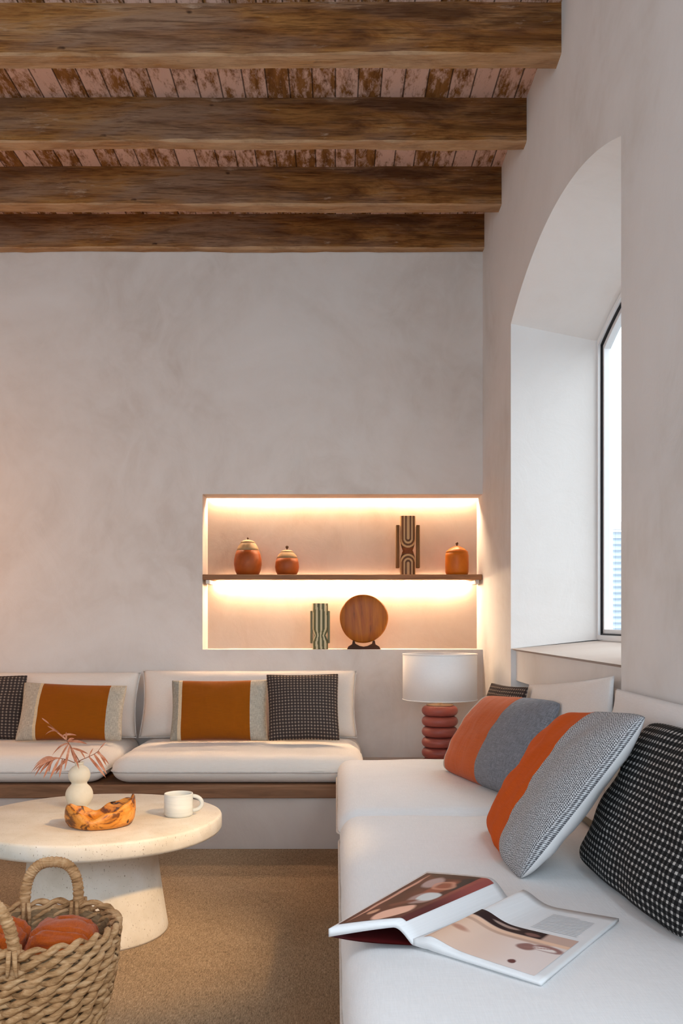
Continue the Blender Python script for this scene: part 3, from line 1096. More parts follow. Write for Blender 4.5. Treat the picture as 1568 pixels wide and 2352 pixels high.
# pillows on the back bench
G1 = 'pillows on the back bench'
pillow(at(32, 1703, 5.10), at(281, 1703, 5.10), at(54, 1566, 5.20), at(294, 1574, 5.20), (0, -1, 0.2), 0.075, 0.03, [M['ochre_a'], M['ochre_a']],
       'ochre pillow with grey linen ends above the vase, on the left seat cushion', G1, 1.0)
pillow(at(388, 1703, 5.10), at(617, 1703, 5.10), at(393, 1562, 5.20), at(617, 1560, 5.20), (0, -1, 0.2), 0.075, 0.03, [M['ochre_b'], M['ochre_b']],
       'ochre pillow with grey ends touching the dark check pillow', G1, 2.0)
pillow(at(616, 1703, 5.06), at(781, 1702, 5.06), at(610, 1548, 5.19), at(778, 1546, 5.19), (0, -1, 0.2), 0.08, 0.03, [M['check_small'], M['check_small_back']],
       'square brown-black check pillow at the right end of the back bench', G1, 3.0)
pillow(at(-150, 1700, 5.20), at(48, 1700, 5.22), at(-130, 1550, 5.29), at(65, 1550, 5.30), (0, -1, 0.2), 0.05, 0.02, [M['check_small'], M['check_small_back']],
       'dark check pillow cut off by the left edge of the picture', G1, 4.0)
# pillows on the window bench
G2 = 'pillows on the window bench'
pillow((0.480, 4.16, ZS), (0.672, 3.46, ZS), (0.650, 4.08, 0.825), (0.825, 3.34, 0.862), (-1, -0.3, 0.5), 0.085, 0.03, [M['rust_far'], M['satin']],
       'rust pillow with blue-grey panel leaning beside the table lamp', G2, 5.0, -0.015, p=2.8, ears=0.06)
pillow((0.492, 2.98, ZS), (0.468, 2.36, ZS - 0.002), (0.680, 2.82, 0.868), (0.745, 2.20, 0.928), (-1, -0.1, 0.5), 0.065, 0.068, [M['rust_near'], M['satin']],
       'rust and grey tick-weave pillow with white back, behind the open magazine', G2, 6.0, -0.025, wob=0.009, p=2.8, ears=0.035)
pillow((0.672, 2.58, ZS), (0.715, 1.88, ZS), (0.797, 2.36, 0.900), (0.815, 1.75, 0.905), (-1, -0.1, 0.3), 0.052, 0.015, [M['check_big'], M['check_big']],
       'big black and white check pillow at the right edge', G2, 7.0, 0.0, wob=0.009, p=2.8, ears=0.06)
pillow((0.640, 4.34, ZS), (0.740, 3.95, ZS), (0.735, 4.38, 0.865), (0.830, 3.98, 0.872), (-1, -0.2, 0.3), 0.05, 0.02, [M['check_small'], M['check_small_back']],
       'check pillow almost hidden behind the far rust pillow', G2, 8.0)

# ------------------------------------------------------------------ table lamp
LX, LY = 0.583, 5.18
lampo = thing('table_lamp', 'table lamp with stacked red rings and white drum shade', 'lamp', (LX, LY, 0.334))
s_l = FPX / LY
RR = 41 / s_l
z = 0.334
pitch = 0.0540
zt = 0.955 - 0.026
n_r = 5
nr = 6
z_top = CZ - (1620 - PY) / s_l
ph = (z_top - 0.334) / nr
for k in range(nr):
    zc = 0.334 + ph * (k + 0.5)
    prof = []
    for j in range(17):
        a = -pi / 2 + pi * j / 16
        prof.append((RR - ph * 0.5 + ph * 0.52 * cos(a), ph * 0.5 * sin(a)))
    obj('base_ring', lathe_bm(prof, (LX, LY, zc), 40), M['lampring'], lampo)
obj('neck', lathe_bm([(0.075, 0), (0.075, 0.006), (0.014, 0.008), (0.014, 0.07)], (LX, LY, z_top), 24), M['brass'], lampo)
sz0, sz1 = CZ - (1607 - PY) / s_l, CZ - (1501 - PY) / s_l
RS = 85 / s_l
bm = bmesh.new()
add_lathe(bm, [(RS - 0.003, sz0 - 0.0), (RS, sz0), (RS, sz1), (RS - 0.003, sz1), (RS - 0.003, sz0)], (LX, LY, 0), 64, cap=False)
bmesh.ops.recalc_face_normals(bm, faces=bm.faces)
shd = obj('lamp_shade', bm, M['shade'], lampo)
for zz in (sz0 + 0.003, sz1 - 0.003):
    bm = bmesh.new()
    add_tube(bm, [(LX + (RS + 0.0005) * cos(2 * pi * k / 64), LY + (RS + 0.0005) * sin(2 * pi * k / 64), zz) for k in range(64)], 0.0028, 6, closed=True)
    obj('shade_trim', bm, M['shade'], shd)

# ------------------------------------------------------------------ niche objects
NYc = 5.70
sn = FPX / NYc


def jar(name, cx, w, y_top, y_bot, prof, neck_prof, lid_prof, knob, body_m, neck_m, knob_m, label):
    zb = 1.437 if y_bot < 1400 else NZ0
    X = (cx - PX) / sn
    t = thing(name, label, 'jar', (X, NYc, zb), 'lidded jars on the niche shelf')
    obj('body', lathe_bm(prof, (X, NYc, zb), 40), body_m, t)
    if neck_prof:
        obj('shoulder_band', lathe_bm(neck_prof, (X, NYc, zb), 40), neck_m, t)
    li = obj('lid', lathe_bm(lid_prof, (X, NYc, zb), 32), neck_m, t)
    obj('knob', lathe_bm(knob, (X, NYc, zb), 16), knob_m, li)
    return t


jar('lidded_jar', 569, 65, 1231, 1320,
    [(0.055, 0), (0.068, 0.004), (0.079, 0.030), (0.085, 0.065), (0.084, 0.095), (0.078, 0.125), (0.068, 0.152)],
    [(0.0685, 0.151), (0.064, 0.165), (0.056, 0.182), (0.047, 0.194), (0.040, 0.200)],
    [(0.044, 0.199), (0.043, 0.204), (0.030, 0.212), (0.010, 0.218)],
    [(0.004, 0.217), (0.004, 0.222), (0.007, 0.226), (0.005, 0.232), (0.001, 0.234)],
    M['terracotta'], M['jar_neck'], M['darkknob'], 'larger round terracotta jar with pale shoulder, leftmost on the niche shelf')
jar('lidded_jar', 659, 57, 1248, 1320,
    [(0.048, 0), (0.060, 0.004), (0.070, 0.026), (0.074, 0.050), (0.071, 0.080), (0.064, 0.104)],
    [(0.0645, 0.103), (0.058, 0.118), (0.048, 0.132), (0.036, 0.142)],
    [(0.040, 0.141), (0.038, 0.146), (0.024, 0.153), (0.008, 0.157)],
    [(0.004, 0.156), (0.004, 0.163), (0.0095, 0.170), (0.0095, 0.176), (0.005, 0.182), (0.001, 0.183)],
    M['terracotta'], M['jar_neck'], M['darkknob'], 'smaller round terracotta jar with dark knob, second from left on the niche shelf')
jar('lidded_jar', 1049, 54, 1243, 1322,
    [(0.058, 0), (0.066, 0.005), (0.071, 0.020), (0.072, 0.070), (0.071, 0.120), (0.067, 0.140)],
    None,
    [(0.0685, 0.138), (0.066, 0.146), (0.050, 0.160), (0.030, 0.172), (0.012, 0.180)],
    [(0.005, 0.179), (0.005, 0.186), (0.009, 0.192), (0.008, 0.200), (0.002, 0.204)],
    M['amber'], M['amber'], M['darkknob'], 'amber straight-sided jar with peaked lid, rightmost on the niche shelf')


def totem(cx, zb, H, w, cols, kind, label, bars, y=NYc):
    X = (cx - PX) / sn
    t = thing('carved_totem', label, 'sculpture', (X, y, zb))
    bm = bmesh.new()
    NA_, NZ_ = 120, 150
    def halfw(f):
        if kind == 'u':
            d = abs(f - 0.42)
            return 1.0 if d > 0.16 else 0.62 + 0.38 * (d / 0.16) ** 0.8
        d = abs(f - 0.30)
        return 1.0 if d > 0.14 else 0.80 + 0.20 * (d / 0.14)
    prof = [(0.5 * w * halfw(k / NZ_), H * k / NZ_) for k in range(NZ_ + 1)]
    rings = []
    for r, zz in prof:
        ring = []
        for k in range(NA_):
            a = 2 * pi * k / NA_
            # lobed drum: rounded ribs
            e = 1.0 / (abs(cos(a)) ** 4 + abs(sin(a)) ** 4) ** 0.25
            rib = 1 + 0.025 * cos(a * 12)
            ring.append(bm.verts.new((X + r * cos(a) * e * rib, y + r * 0.8 * sin(a) * e * rib, zb + zz)))
        rings.append(ring)
    for a, b in zip(rings, rings[1:]):
        for k in range(NA_):
            bm.faces.new((a[k], a[(k + 1) % NA_], b[(k + 1) % NA_], b[k]))
    bm.faces.new(rings[0][::-1]); bm.faces.new(rings[-1])
    bmesh.ops.recalc_face_normals(bm, faces=bm.faces)
    o = obj('carved_column', bm, M['vcol'], t)

    def colr(co):
        x, zz = co.x / (0.5 * w), co.z / (0.5 * w)
        f = co.z / H
        if kind == 'u':
            zu, zl = 0.62 * H / (0.5 * w), 0.20 * H / (0.5 * w)
            if f > 0.46:
                d = abs(x) if zz > zu else sqrt(x * x + (zz - zu) ** 2 * 0.8)
            elif f < 0.36:
                d = abs(x) if zz < zl else sqrt(x * x + (zz - zl) ** 2 * 0.8)
            else:
                return cols[2]
            return cols[0] if sin(d * 13.5 + 0.8) > 0.05 else cols[1]
        xx = x / (halfw(f) ** 2.2)
        s = sin(xx * 11.0 + 0.35 * sin(zz * 1.3))
        return cols[0] if s > 0.1 else cols[1]
    paint(o, colr)
    for sgn in (-1, 1):
        bx = X + sgn * bars[0]
        obj('side_bar', box_bm(bx - bars[1], bx + bars[1], y - 0.022, y + 0.022, zb + bars[2] * H, zb + bars[3] * H, 0.004, 2), bars[4], t)
    return t


totem(936, 1.437, 0.362, 0.092, [srgb(192, 154, 108), srgb(98, 62, 36), srgb(122, 64, 26)], 'u',
      'striped carved wooden totem with side bars on the niche shelf', (0.0625, 0.0105, 0.12, 0.85, M['sidebar']))
green = m_wood('grey green carved wood', [(0.3, srgb(96, 96, 70)), (0.7, srgb(150, 146, 116))], 2, 3)
totem(735, NZ0, 0.280, 0.094, [srgb(200, 188, 152), srgb(88, 88, 60), srgb(110, 110, 80)], 'v',
      'green and cream striped carved totem on the niche floor', (0.053, 0.0075, 0.13, 0.84, green))

# round wooden disc on a dark cradle
DXc, DYc = (835 - PX) / sn, 5.70
dz = CZ - (1421 - PY) / sn
dt = thing('wooden_disc_ornament', 'round polished wooden disc on a dark cradle stand in the niche', 'ornament', (DXc, DYc, NZ0))
bm = bmesh.new()
Rr = 55.5 / sn
Nn = 72
for side, yy in ((0, -0.016), (1, 0.016)):
    pass
prof = [(0.0, -0.018), (0.6, -0.018), (0.93, -0.016), (1.0, -0.010), (1.0, 0.010), (0.93, 0.016), (0.6, 0.018), (0.0, 0.018)]
rings = []
for r, yy in prof[1:-1]:
    rings.append([bm.verts.new((DXc + Rr * r * (1 + 0.012 * sin(3 * a + 1) + 0.008 * sin(5 * a)) * cos(a), DYc + yy, dz + Rr * r * (1 + 0.012 * sin(3 * a + 1)) * sin(a)))
                  for a in [2 * pi * k / Nn for k in range(Nn)]])
for a, b in zip(rings, rings[1:]):
    for k in range(Nn):
        bm.faces.new((a[k], a[(k + 1) % Nn], b[(k + 1) % Nn], b[k]))
bm.faces.new(rings[0]); bm.faces.new(rings[-1][::-1])
bmesh.ops.recalc_face_normals(bm, faces=bm.faces)
obj('disc', bm, M['disc'], dt)
hw = 38 / sn
poly = [(-hw, 0.0), (hw, 0.0), (hw * 0.93, 0.016), (hw * 0.70, 0.030), (hw * 0.66, 0.052), (hw * 0.56, 0.052), (hw * 0.50, 0.033), (hw * 0.25, 0.020), (0, 0.015),
        (-hw * 0.25, 0.020), (-hw * 0.50, 0.033), (-hw * 0.56, 0.052), (-hw * 0.66, 0.052), (-hw * 0.70, 0.030), (-hw * 0.93, 0.016)]
obj('cradle', prism_bm(poly, (0, 0.06, 0), (DXc, DYc - 0.03, NZ0)), M['stand'], dt, smooth=False)

# ------------------------------------------------------------------ rug
o = obj('rug', box_bm(-3.0, 0.07, 0.7, 4.65, 0.0, 0.012, 0.003, 1), M['rug'], smooth=False, loc=(-1.4, 2.7, 0))
tag(o, 'large woven tan rug under the coffee table', 'rug')
ZF = 0.012

# ------------------------------------------------------------------ coffee table
TX, TY, TR_, TZ = -0.893, 3.455, 0.463, 0.426
tab = thing('coffee_table', 'round cream stone coffee table with flared pedestal on the rug', 'table', (TX, TY, ZF))
wobf = lambda a, z: 1 + 0.006 * sin(3 * a + 0.5) + 0.004 * sin(7 * a)
th = 0.062
obj('tabletop', lathe_bm([(0.2, -th), (TR_ - 0.016, -th), (TR_ - 0.006, -th + 0.004), (TR_, -th + 0.014), (TR_, -0.009), (TR_ - 0.003, -0.0025), (TR_ - 0.010, 0.0), (0.2, 0.0)],
                         (TX, TY, TZ), 96, rfun=wobf), M['table'], tab)
hb = TZ - th - ZF
prof = [(0.270, 0.0), (0.272, 0.008)] + [(0.228 + 0.044 * (1 - f) ** 1.35, 0.008 + (hb - 0.008) * f) for f in [k / 14 for k in range(1, 15)]]
obj('pedestal', lathe_bm(prof, (TX, TY - 0.03, ZF), 72), M['table'], tab)

# vase and dried sprigs
VX, VY = (182 - PX) * 3.63 / FPX, 3.63
prof = [(0.030, 0)]
for k in range(1, 14):
    a = -pi / 2 + pi * k / 14 * 0.93 + 0.10
    prof.append((max(0.030, 0.053 * cos(a)), 0.046 + 0.050 * sin(a)))
for k in range(1, 13):
    a = -pi / 2 + 0.62 + (pi - 0.95) * k / 12
    prof.append((0.0425 * cos(a), 0.124 + 0.040 * sin(a)))
prof += [(0.0155, 0.163), (0.016, 0.170), (0.0185, 0.174), (0.014, 0.174), (0.011, 0.162)]
vz = obj('bubble_vase', lathe_bm(prof, (VX, VY, TZ), 48), M['ceramic'], loc=(VX, VY, TZ))
tag(vz, 'small cream double-bulb vase holding dried sprigs on the coffee table', 'vase')


def blade(bm, p, d, L, w, droop, rnd):
    d = Vector(d).normalized()
    side = d.cross(Vector((0.25, -1, 0.1))).normalized()
    n = 7
    prev = None
    for k in range(n + 1):
        f = k / n
        c = Vector(p) + d * (L * f) + Vector((0, 0, -droop * L * f * f))
        ww = w * (sin(pi * min(1, f * 0.9 + 0.1)) ** 0.8) * (1 if k < n else 0.05)
        up = Vector((0, -0.3, 1)) * ww * 0.25
        cur = [bm.verts.new(c - side * ww + up), bm.verts.new(c), bm.verts.new(c + side * ww + up)]
        if prev:
            bm.faces.new((prev[0], prev[1], cur[1], cur[0]))
            bm.faces.new((prev[1], prev[2], cur[2], cur[1]))
        prev = cur


def sprig(pts, leaves, label, seed):
    rnd = random.Random(seed)
    t = thing('dried_sprig', label, 'dried plant', (VX, VY, TZ + 0.10), 'dried sprigs in the vase')
    P = [Vector(p) for p in pts]
    path = []
    for i in range(len(P) - 1):
        p0, p1, p2, p3 = P[max(0, i - 1)], P[i], P[i + 1], P[min(len(P) - 1, i + 2)]
        for k in range(8):
            f = k / 8
            path.append(0.5 * ((2 * p1) + (-p0 + p2) * f + (2 * p0 - 5 * p1 + 4 * p2 - p3) * f * f + (-p0 + 3 * p1 - 3 * p2 + p3) * f ** 3))
    path.append(P[-1])
    obj('stem', tube_bm(path, [0.0022 - 0.0012 * k / len(path) for k in range(len(path))], 6), M['stem'], t)
    bm = bmesh.new()
    for (f, dx, dz_, L, w, dr) in leaves:
        i = min(len(path) - 1, int(f * (len(path) - 1)))
        blade(bm, path[i], (dx, rnd.uniform(-0.6, 0.6), dz_), L, w * 0.72, dr, rnd)
    o = obj('leaves', bm, M['leaf'], t)
    return t


def vp(px, py, y=VY):
    return at(px, py, y)


vb = Vector((VX, VY, TZ + 0.12))
vm = Vector((VX, VY, TZ + 0.172))
sprig([vb, vm, vp(170, 1728), vp(152, 1700), vp(112, 1662)],
      [(1.0, -1, 0.9, 0.035, 0.004, 0.0), (0.9, -1, 0.3, 0.05, 0.0045, 0.6), (0.72, 0.9, 0.15, 0.085, 0.0075, 0.25), (0.7, -0.9, 0.0, 0.07, 0.006, 0.7),
       (0.66, 0.3, -1, 0.085, 0.006, 0.1), (0.66, -0.1, -1, 0.095, 0.0065, 0.1), (0.62, 0.55, -0.8, 0.085, 0.006, 0.2), (0.74, 0.4, 0.5, 0.04, 0.007, 0.4),
       (0.78, -0.6, 0.8, 0.055, 0.005, 0.2), (0.78, 0.1, 1.0, 0.045, 0.005, 0.2), (0.6, 0.9, -0.35, 0.07, 0.006, 0.1), (0.7, -0.5, -0.7, 0.075, 0.005, 0.2),
       (0.82, 0.6, 0.2, 0.06, 0.006, 0.3), (0.85, -0.8, 0.6, 0.06, 0.005, 0.1)],
      'tallest dried pink sprig rising to the left from the vase', 3)
sprig([vb, vm, vp(172, 1752), vp(150, 1744), vp(124, 1742), vp(104, 1752)],
      [(0.98, -0.8, -0.5, 0.05, 0.005, 0.6), (0.9, -0.9, 0.15, 0.07, 0.007, 0.8), (0.8, -0.9, 0.3, 0.08, 0.009, 0.7), (0.8, -0.5, -0.9, 0.075, 0.007, 0.2),
       (0.7, -0.4, -1, 0.085, 0.007, 0.1), (0.65, -0.15, -1, 0.07, 0.006, 0.1), (0.75, -0.9, -0.3, 0.08, 0.008, 0.4), (0.6, -0.6, -0.7, 0.08, 0.007, 0.1),
       (0.85, -0.3, -1, 0.055, 0.006, 0.1), (0.7, -0.9, 0.1, 0.10, 0.009, 0.6), (0.55, -0.8, -0.5, 0.07, 0.006, 0.2), (0.88, -0.7, -0.8, 0.06, 0.006, 0.2)],
      'lower dried pink sprig drooping to the left over the vase', 4)
sprig([vb, vm, vp(188, 1745), vp(204, 1738), vp(222, 1728), vp(232, 1716)],
      [(0.95, 0.7, 0.8, 0.03, 0.003, 0.0), (0.62, 0.75, -1.0, 0.105, 0.0075, 0.05), (0.74, 0.55, -1.0, 0.095, 0.0085, 0.05), (0.8, 0.9, -0.7, 0.06, 0.006, 0.3),
       (0.6, 0.35, 0.9, 0.04, 0.004, 0.1), (0.86, 0.45, -1.0, 0.07, 0.006, 0.1), (0.5, -0.3, 0.9, 0.05, 0.004, 0.1)],
      'dried sprig with narrow leaves reaching to the right from the vase', 5)

# live-edge wooden bowl
BX, BY = (230 - PX) * 3.30 / FPX, 3.30
br = 0.117


def rimz(a):
    # high on the right, low at the back and front, a hump at the left
    hi = max(0, cos(a - 0.20)) ** 1.3
    le = max(0, cos(a - pi - 0.35)) ** 2
    return 0.043 + 0.056 * hi + 0.034 * le + 0.006 * sin(5 * a + 1) + 0.004 * sin(9 * a)


bm = bmesh.new()
nA, outer_r, inner_r = 96, [], []
zs_o = [0.0, 0.06, 0.25, 0.5, 0.75, 0.93, 1.0]
rs_o = [0.80, 0.92, 1.0, 1.03, 1.02, 1.0, 0.975]
zs_i = [0.99, 0.9, 0.7, 0.45, 0.22, 0.13]
rs_i = [0.92, 0.885, 0.86, 0.82, 0.70, 0.45]
rings = []
for f, r in list(zip(zs_o, rs_o)) + list(zip(zs_i, rs_i)):
    ring = []
    for k in range(nA):
        a = 2 * pi * k / nA
        wv = 1 + 0.03 * sin(2 * a + 0.7) + 0.02 * sin(3 * a) + 0.012 * sin(7 * a + 2)
        ring.append(bm.verts.new((BX + br * r * wv * cos(a), BY + br * 0.92 * r * wv * sin(a), TZ + rimz(a) * f)))
    rings.append(ring)
for a, b in zip(rings, rings[1:]):
    for k in range(nA):
        bm.faces.new((a[k], a[(k + 1) % nA], b[(k + 1) % nA], b[k]))
bm.faces.new(rings[0][::-1]); bm.faces.new(rings[-1])
bmesh.ops.recalc_face_normals(bm, faces=bm.faces)
o = obj('wooden_bowl', bm, M['bowl'], loc=(BX, BY, TZ))
tag(o, 'live-edge olive wood bowl in front of the vase on the coffee table', 'bowl')

# mug
MX, MY = (410 - PX) * 3.46 / FPX, 3.46
mug = thing('mug', 'pale grey stoneware mug at the right of the coffee table', 'mug', (MX, MY, TZ))
mr = 0.0535
obj('cup', lathe_bm([(mr - 0.008, 0), (mr - 0.002, 0.004), (mr, 0.012), (mr, 0.030), (mr + 0.0006, 0.032), (mr, 0.034), (mr, 0.080), (mr - 0.001, 0.084), (mr - 0.004, 0.084),
                     (mr - 0.006, 0.078), (mr - 0.006, 0.012), (0.01, 0.008)], (MX, MY, TZ), 56), M['mug'], mug)
pts = []
for k in range(15):
    a = pi / 2 - pi * k / 14
    pts.append((MX + mr - 0.003 + 0.036 * cos(a), MY + 0.004, TZ + 0.046 + 0.027 * sin(a)))
obj('handle', tube_bm(pts, 0.0075, 10), M['mug'], mug)

# ------------------------------------------------------------------ basket with throws
KX, KY, KR, KZ = -0.716, 2.225, 0.196, 0.425
bas = thing('woven_basket', 'woven straw basket with two rope handles holding rust throws', 'basket', (KX, KY, ZF))


def kr(z):
    f = max(0, min(1, (z - ZF) / (KZ - ZF)))
    tb_ = [(0, 0.104), (0.375, 0.140), (0.6, 0.164), (0.77, 0.177), (1, 0.186)]
    for (a, ra), (b, rb) in zip(tb_, tb_[1:]):
        if f <= b:
            return ra + (rb - ra) * (f - a) / (b - a)
    return tb_[-1][1]


rows_n = 19
NPR = 12
bm = bmesh.new()
bm_g = bmesh.new()
for k in range(rows_n):
    zc = ZF + 0.022 + (KZ - ZF - 0.032) * k / (rows_n - 1)
    rnd = random.Random(k)
    off = rnd.uniform(0, 2 * pi)
    for ph_ in (0, pi):
        pts, rad = [], []
        Nn = NPR * 16
        for i in range(Nn):
            a = 2 * pi * i / Nn
            w = a * NPR + ph_ + off
            jit = 0.0025 * nz(cos(a) * 3, sin(a) * 3, k * 3.3, 2.5)
            r = kr(zc) + 0.0085 * cos(w) + jit
            pts.append((KX + r * cos(a), KY + r * sin(a), zc + 0.0090 * sin(w) + jit + 0.003 * nz(cos(a), sin(a), k, 2.0)))
            rad.append(0.0092 * (1 + 0.28 * nz(cos(a) * 5, sin(a) * 5, k * 2.1 + ph_, 3)) * (0.82 + 0.22 * cos(w)))
        add_tube(bm, pts, rad, 6, closed=True)
bmesh.ops.recalc_face_normals(bm, faces=bm.faces)
obj('basket_body', bm, M['straw'], bas)
obj('basket_lining', lathe_bm([(0.02, 0.012), (kr(ZF) - 0.012, 0.012), (kr(ZF + 0.2) - 0.009, 0.2), (kr(KZ) - 0.010, KZ - ZF - 0.02), (kr(KZ) - 0.004, KZ - ZF - 0.02),
                              (kr(ZF + 0.2) - 0.003, 0.2), (kr(ZF) - 0.006, 0.006), (0.02, 0.004)], (KX, KY, ZF), 60), M['straw_in'], bas)


def kh(p0, p1, top, lean, label=None):
    p0, p1 = Vector(p0), Vector(p1)
    c = (p0 + p1) / 2
    half = (p1 - p0) / 2
    pts = []
    N = 150
    for i in range(N + 1):
        a = pi * i / N
        sx = -cos(a)
        hz = sin(a) ** 0.75
        pts.append(c + half * (abs(sx) ** 0.8 * (1 if sx > 0 else -1)) + Vector((lean[0] * hz, lean[1] * hz, top * hz)))
    leg0 = [pts[0] + Vector((0, 0, -0.05 + 0.05 * k / 5)) for k in range(5)]
    leg1 = [pts[-1] + Vector((0, 0, -0.05 * k / 5)) for k in range(1, 6)]
    al = leg0 + pts + leg1
    rad = [0.0125 * (1 + 0.16 * abs(sin(i * 0.62)) + 0.05 * sin(i * 1.7)) for i in range(len(al))]
    bm = bmesh.new()
    add_tube(bm, al, rad, 10)
    bmesh.ops.recalc_face_normals(bm, faces=bm.faces)
    h = obj('handle', bm, M['straw'], bas)
    for p in (pts[0], pts[-1]):
        bm = bmesh.new()
        d = (Vector((KX, KY, 0)) - Vector((p.x, p.y, 0))).normalized()
        for s in (-0.006, 0.006):
            tpts = [p + d * 0.020 + Vector((s, 0, 0.005)), p + d * 0.021 + Vector((s * 1.3, 0, -0.03)), p + d * 0.018 + Vector((s * 1.5, 0, -0.06))]
            add_tube(bm, tpts, 0.005, 6)
            tpts = [p - d * 0.020 + Vector((s, 0, 0.005)), p - d * 0.021 + Vector((s * 1.3, 0, -0.03)), p - d * 0.018 + Vector((s * 1.8, 0, -0.055))]
            add_tube(bm, tpts, [0.0058, 0.0052, 0.003], 8)
        bmesh.ops.recalc_face_normals(bm, faces=bm.faces)
        obj('binding', bm, M['straw'], h)


ay = KY + sqrt(0.19 ** 2 - 0.07 ** 2)
kh((-0.800, 2.390, KZ), (-0.665, 2.400, KZ), 0.100, (0.0, 0.012))
kh((-0.838, 2.085, KZ), (-0.706, 2.040, KZ), 0.112, (-0.01, -0.02))


def throw_bm(c, hx, hy, hz_, rot, seed):
    bm = bmesh.new()
    bmesh.ops.create_icosphere(bm, subdivisions=5, radius=1)
    R = Matrix.Rotation(rot, 3, 'Z')
    for v in bm.verts:
        x, y, z_ = v.co
        e = lambda t: (abs(t) ** 0.72) * (1 if t > 0 else -1)
        q = Vector((e(x) * hx, e(y) * hy, e(z_) * hz_))
        # folded layers: creases along the length
        lay = sin((y * 1.7 + 0.6 * z_ + 0.25 * x + 0.30 * nz(x, y, z_, 1.5, seed)) * pi)
        crease = -0.020 * max(0, 1 - abs(lay) * 3.2)
        fold = 0.008 * nz(x * 1.2, y * 3.5, z_ * 3.5, 1.2, seed) + 0.004 * nz(x * 2, y * 8, z_ * 8, 1.5, seed)
        d = Vector((x * 0.3, y, z_)).normalized()
        q += d * (crease + fold)
        v.co = Vector(c) + R @ q
    return bm


o = obj('folded_throw', throw_bm((-0.652, 2.222, 0.352), 0.084, 0.104, 0.078, 0.12, 2.0), M['throw'], loc=(-0.652, 2.222, 0.27))
tag(o, 'rust wool throw folded in the middle of the straw basket', 'throw', 'rust throws in the basket')
o = obj('folded_throw', throw_bm((-0.804, 2.228, 0.350), 0.052, 0.098, 0.078, -0.12, 6.0), M['throw'], loc=(-0.804, 2.228, 0.27))
tag(o, 'rust wool throw at the left side of the basket, cut off by the picture edge', 'throw', 'rust throws in the basket')

# ------------------------------------------------------------------ open magazine
mag = thing('open_magazine', 'open magazine lying on the white seat cushion in front of the pillows', 'magazine', (0.2, 1.95, 0.485))
SN, SF = Vector((0.158, 1.885, 0.0)), Vector((0.405, 2.150, 0.0))
RN, RF = Vector((0.372, 1.675, 0.0)), Vector((0.622, 2.035, 0.0))
LN, LF = Vector((-0.014, 1.905, 0.0)), Vector((0.229, 2.320, 0.0))
Z0 = 0.491


def page_height(side, f, g):
    """height of the sheet surface; f = 0 spine .. 1 outer edge, g = 0 near .. 1 far"""
    if side == 'r':
        return 0.012 + 0.020 * exp(-((f - 0.12) / 0.16) ** 2) * (0.55 + 0.9 * g) * min(1, f * 9) - 0.006 * f
    q = min(1.0, f / 0.24)
    rise = sin(q * pi / 2) ** 1.15
    return 0.010 + 0.040 * rise * (0.95 + 0.15 * g) - 0.022 * max(0.0, (f - 0.2) / 0.8) ** 1.2


def sheet_pos(side, f, g, dz=0.0):
    s = SN.lerp(SF, g)
    e = (RN if side == 'r' else LN).lerp(RF if side == 'r' else LF, g)
    p = s.lerp(e, f)
    p.z = Z0 + page_height(side, f, g) + dz
    return p


def block_bm(side, thick):
    """the bundle of pages of one half: top follows the sheet, bottom the sheet below"""
    bm = bmesh.new()
    NF, NG = 40, 14
    top = [[bm.verts.new(sheet_pos(side, i / NF, j / NG)) for j in range(NG + 1)] for i in range(NF + 1)]
    def low(i, j):
        f = i / NF
        p = sheet_pos(side, f, j / NG)
        tk = thick * (1 - 0.0 * f)
        p.z = max(Z0 - 0.001, p.z - tk) if side == 'r' else p.z - tk * (0.75 + 0.25 * f)
        p.z = max(p.z, Z0 - 0.001)
        return p
    bot = [[bm.verts.new(low(i, j)) for j in range(NG + 1)] for i in range(NF + 1)]
    for i in range(NF):
        for j in range(NG):
            bm.faces.new((top[i][j], top[i + 1][j], top[i + 1][j + 1], top[i][j + 1]))
            bm.faces.new((bot[i][j], bot[i][j + 1], bot[i + 1][j + 1], bot[i + 1][j]))
        bm.faces.new((top[i][0], bot[i][0], bot[i + 1][0], top[i + 1][0]))
        bm.faces.new((top[i][NG], top[i + 1][NG], bot[i + 1][NG], bot[i][NG]))
    for j in range(NG):
        bm.faces.new((top[0][j], top[0][j + 1], bot[0][j + 1], bot[0][j]))
        bm.faces.new((top[NF][j], bot[NF][j], bot[NF][j + 1], top[NF][j + 1]))
    bmesh.ops.recalc_face_normals(bm, faces=bm.faces)
    return bm


def print_bm(side, f0, f1, g0, g1, nf, ng):
    bm = bmesh.new()
    cl = bm.verts.layers.float_color.new('Col')
    V = []
    for i in range(nf + 1):
        r = []
        for j in range(ng + 1):
            a, b = i / nf, j / ng
            v = bm.verts.new(sheet_pos(side, f0 + (f1 - f0) * a, g0 + (g1 - g0) * b, 0.0009))
            v[cl] = PICT[side](a, b)
            r.append(v)
        V.append(r)
    for i in range(nf):
        for j in range(ng):
            bm.faces.new((V[i][j], V[i + 1][j], V[i + 1][j + 1], V[i][j + 1]))
    bmesh.ops.recalc_face_normals(bm, faces=bm.faces)
    return bm


def ell(a, b, ca, cb, ra, rb, th_=0):
    x, y = a - ca, b - cb
    x, y = x * cos(th_) + y * sin(th_), -x * sin(th_) + y * cos(th_)
    return (x / ra) ** 2 + (y / rb) ** 2


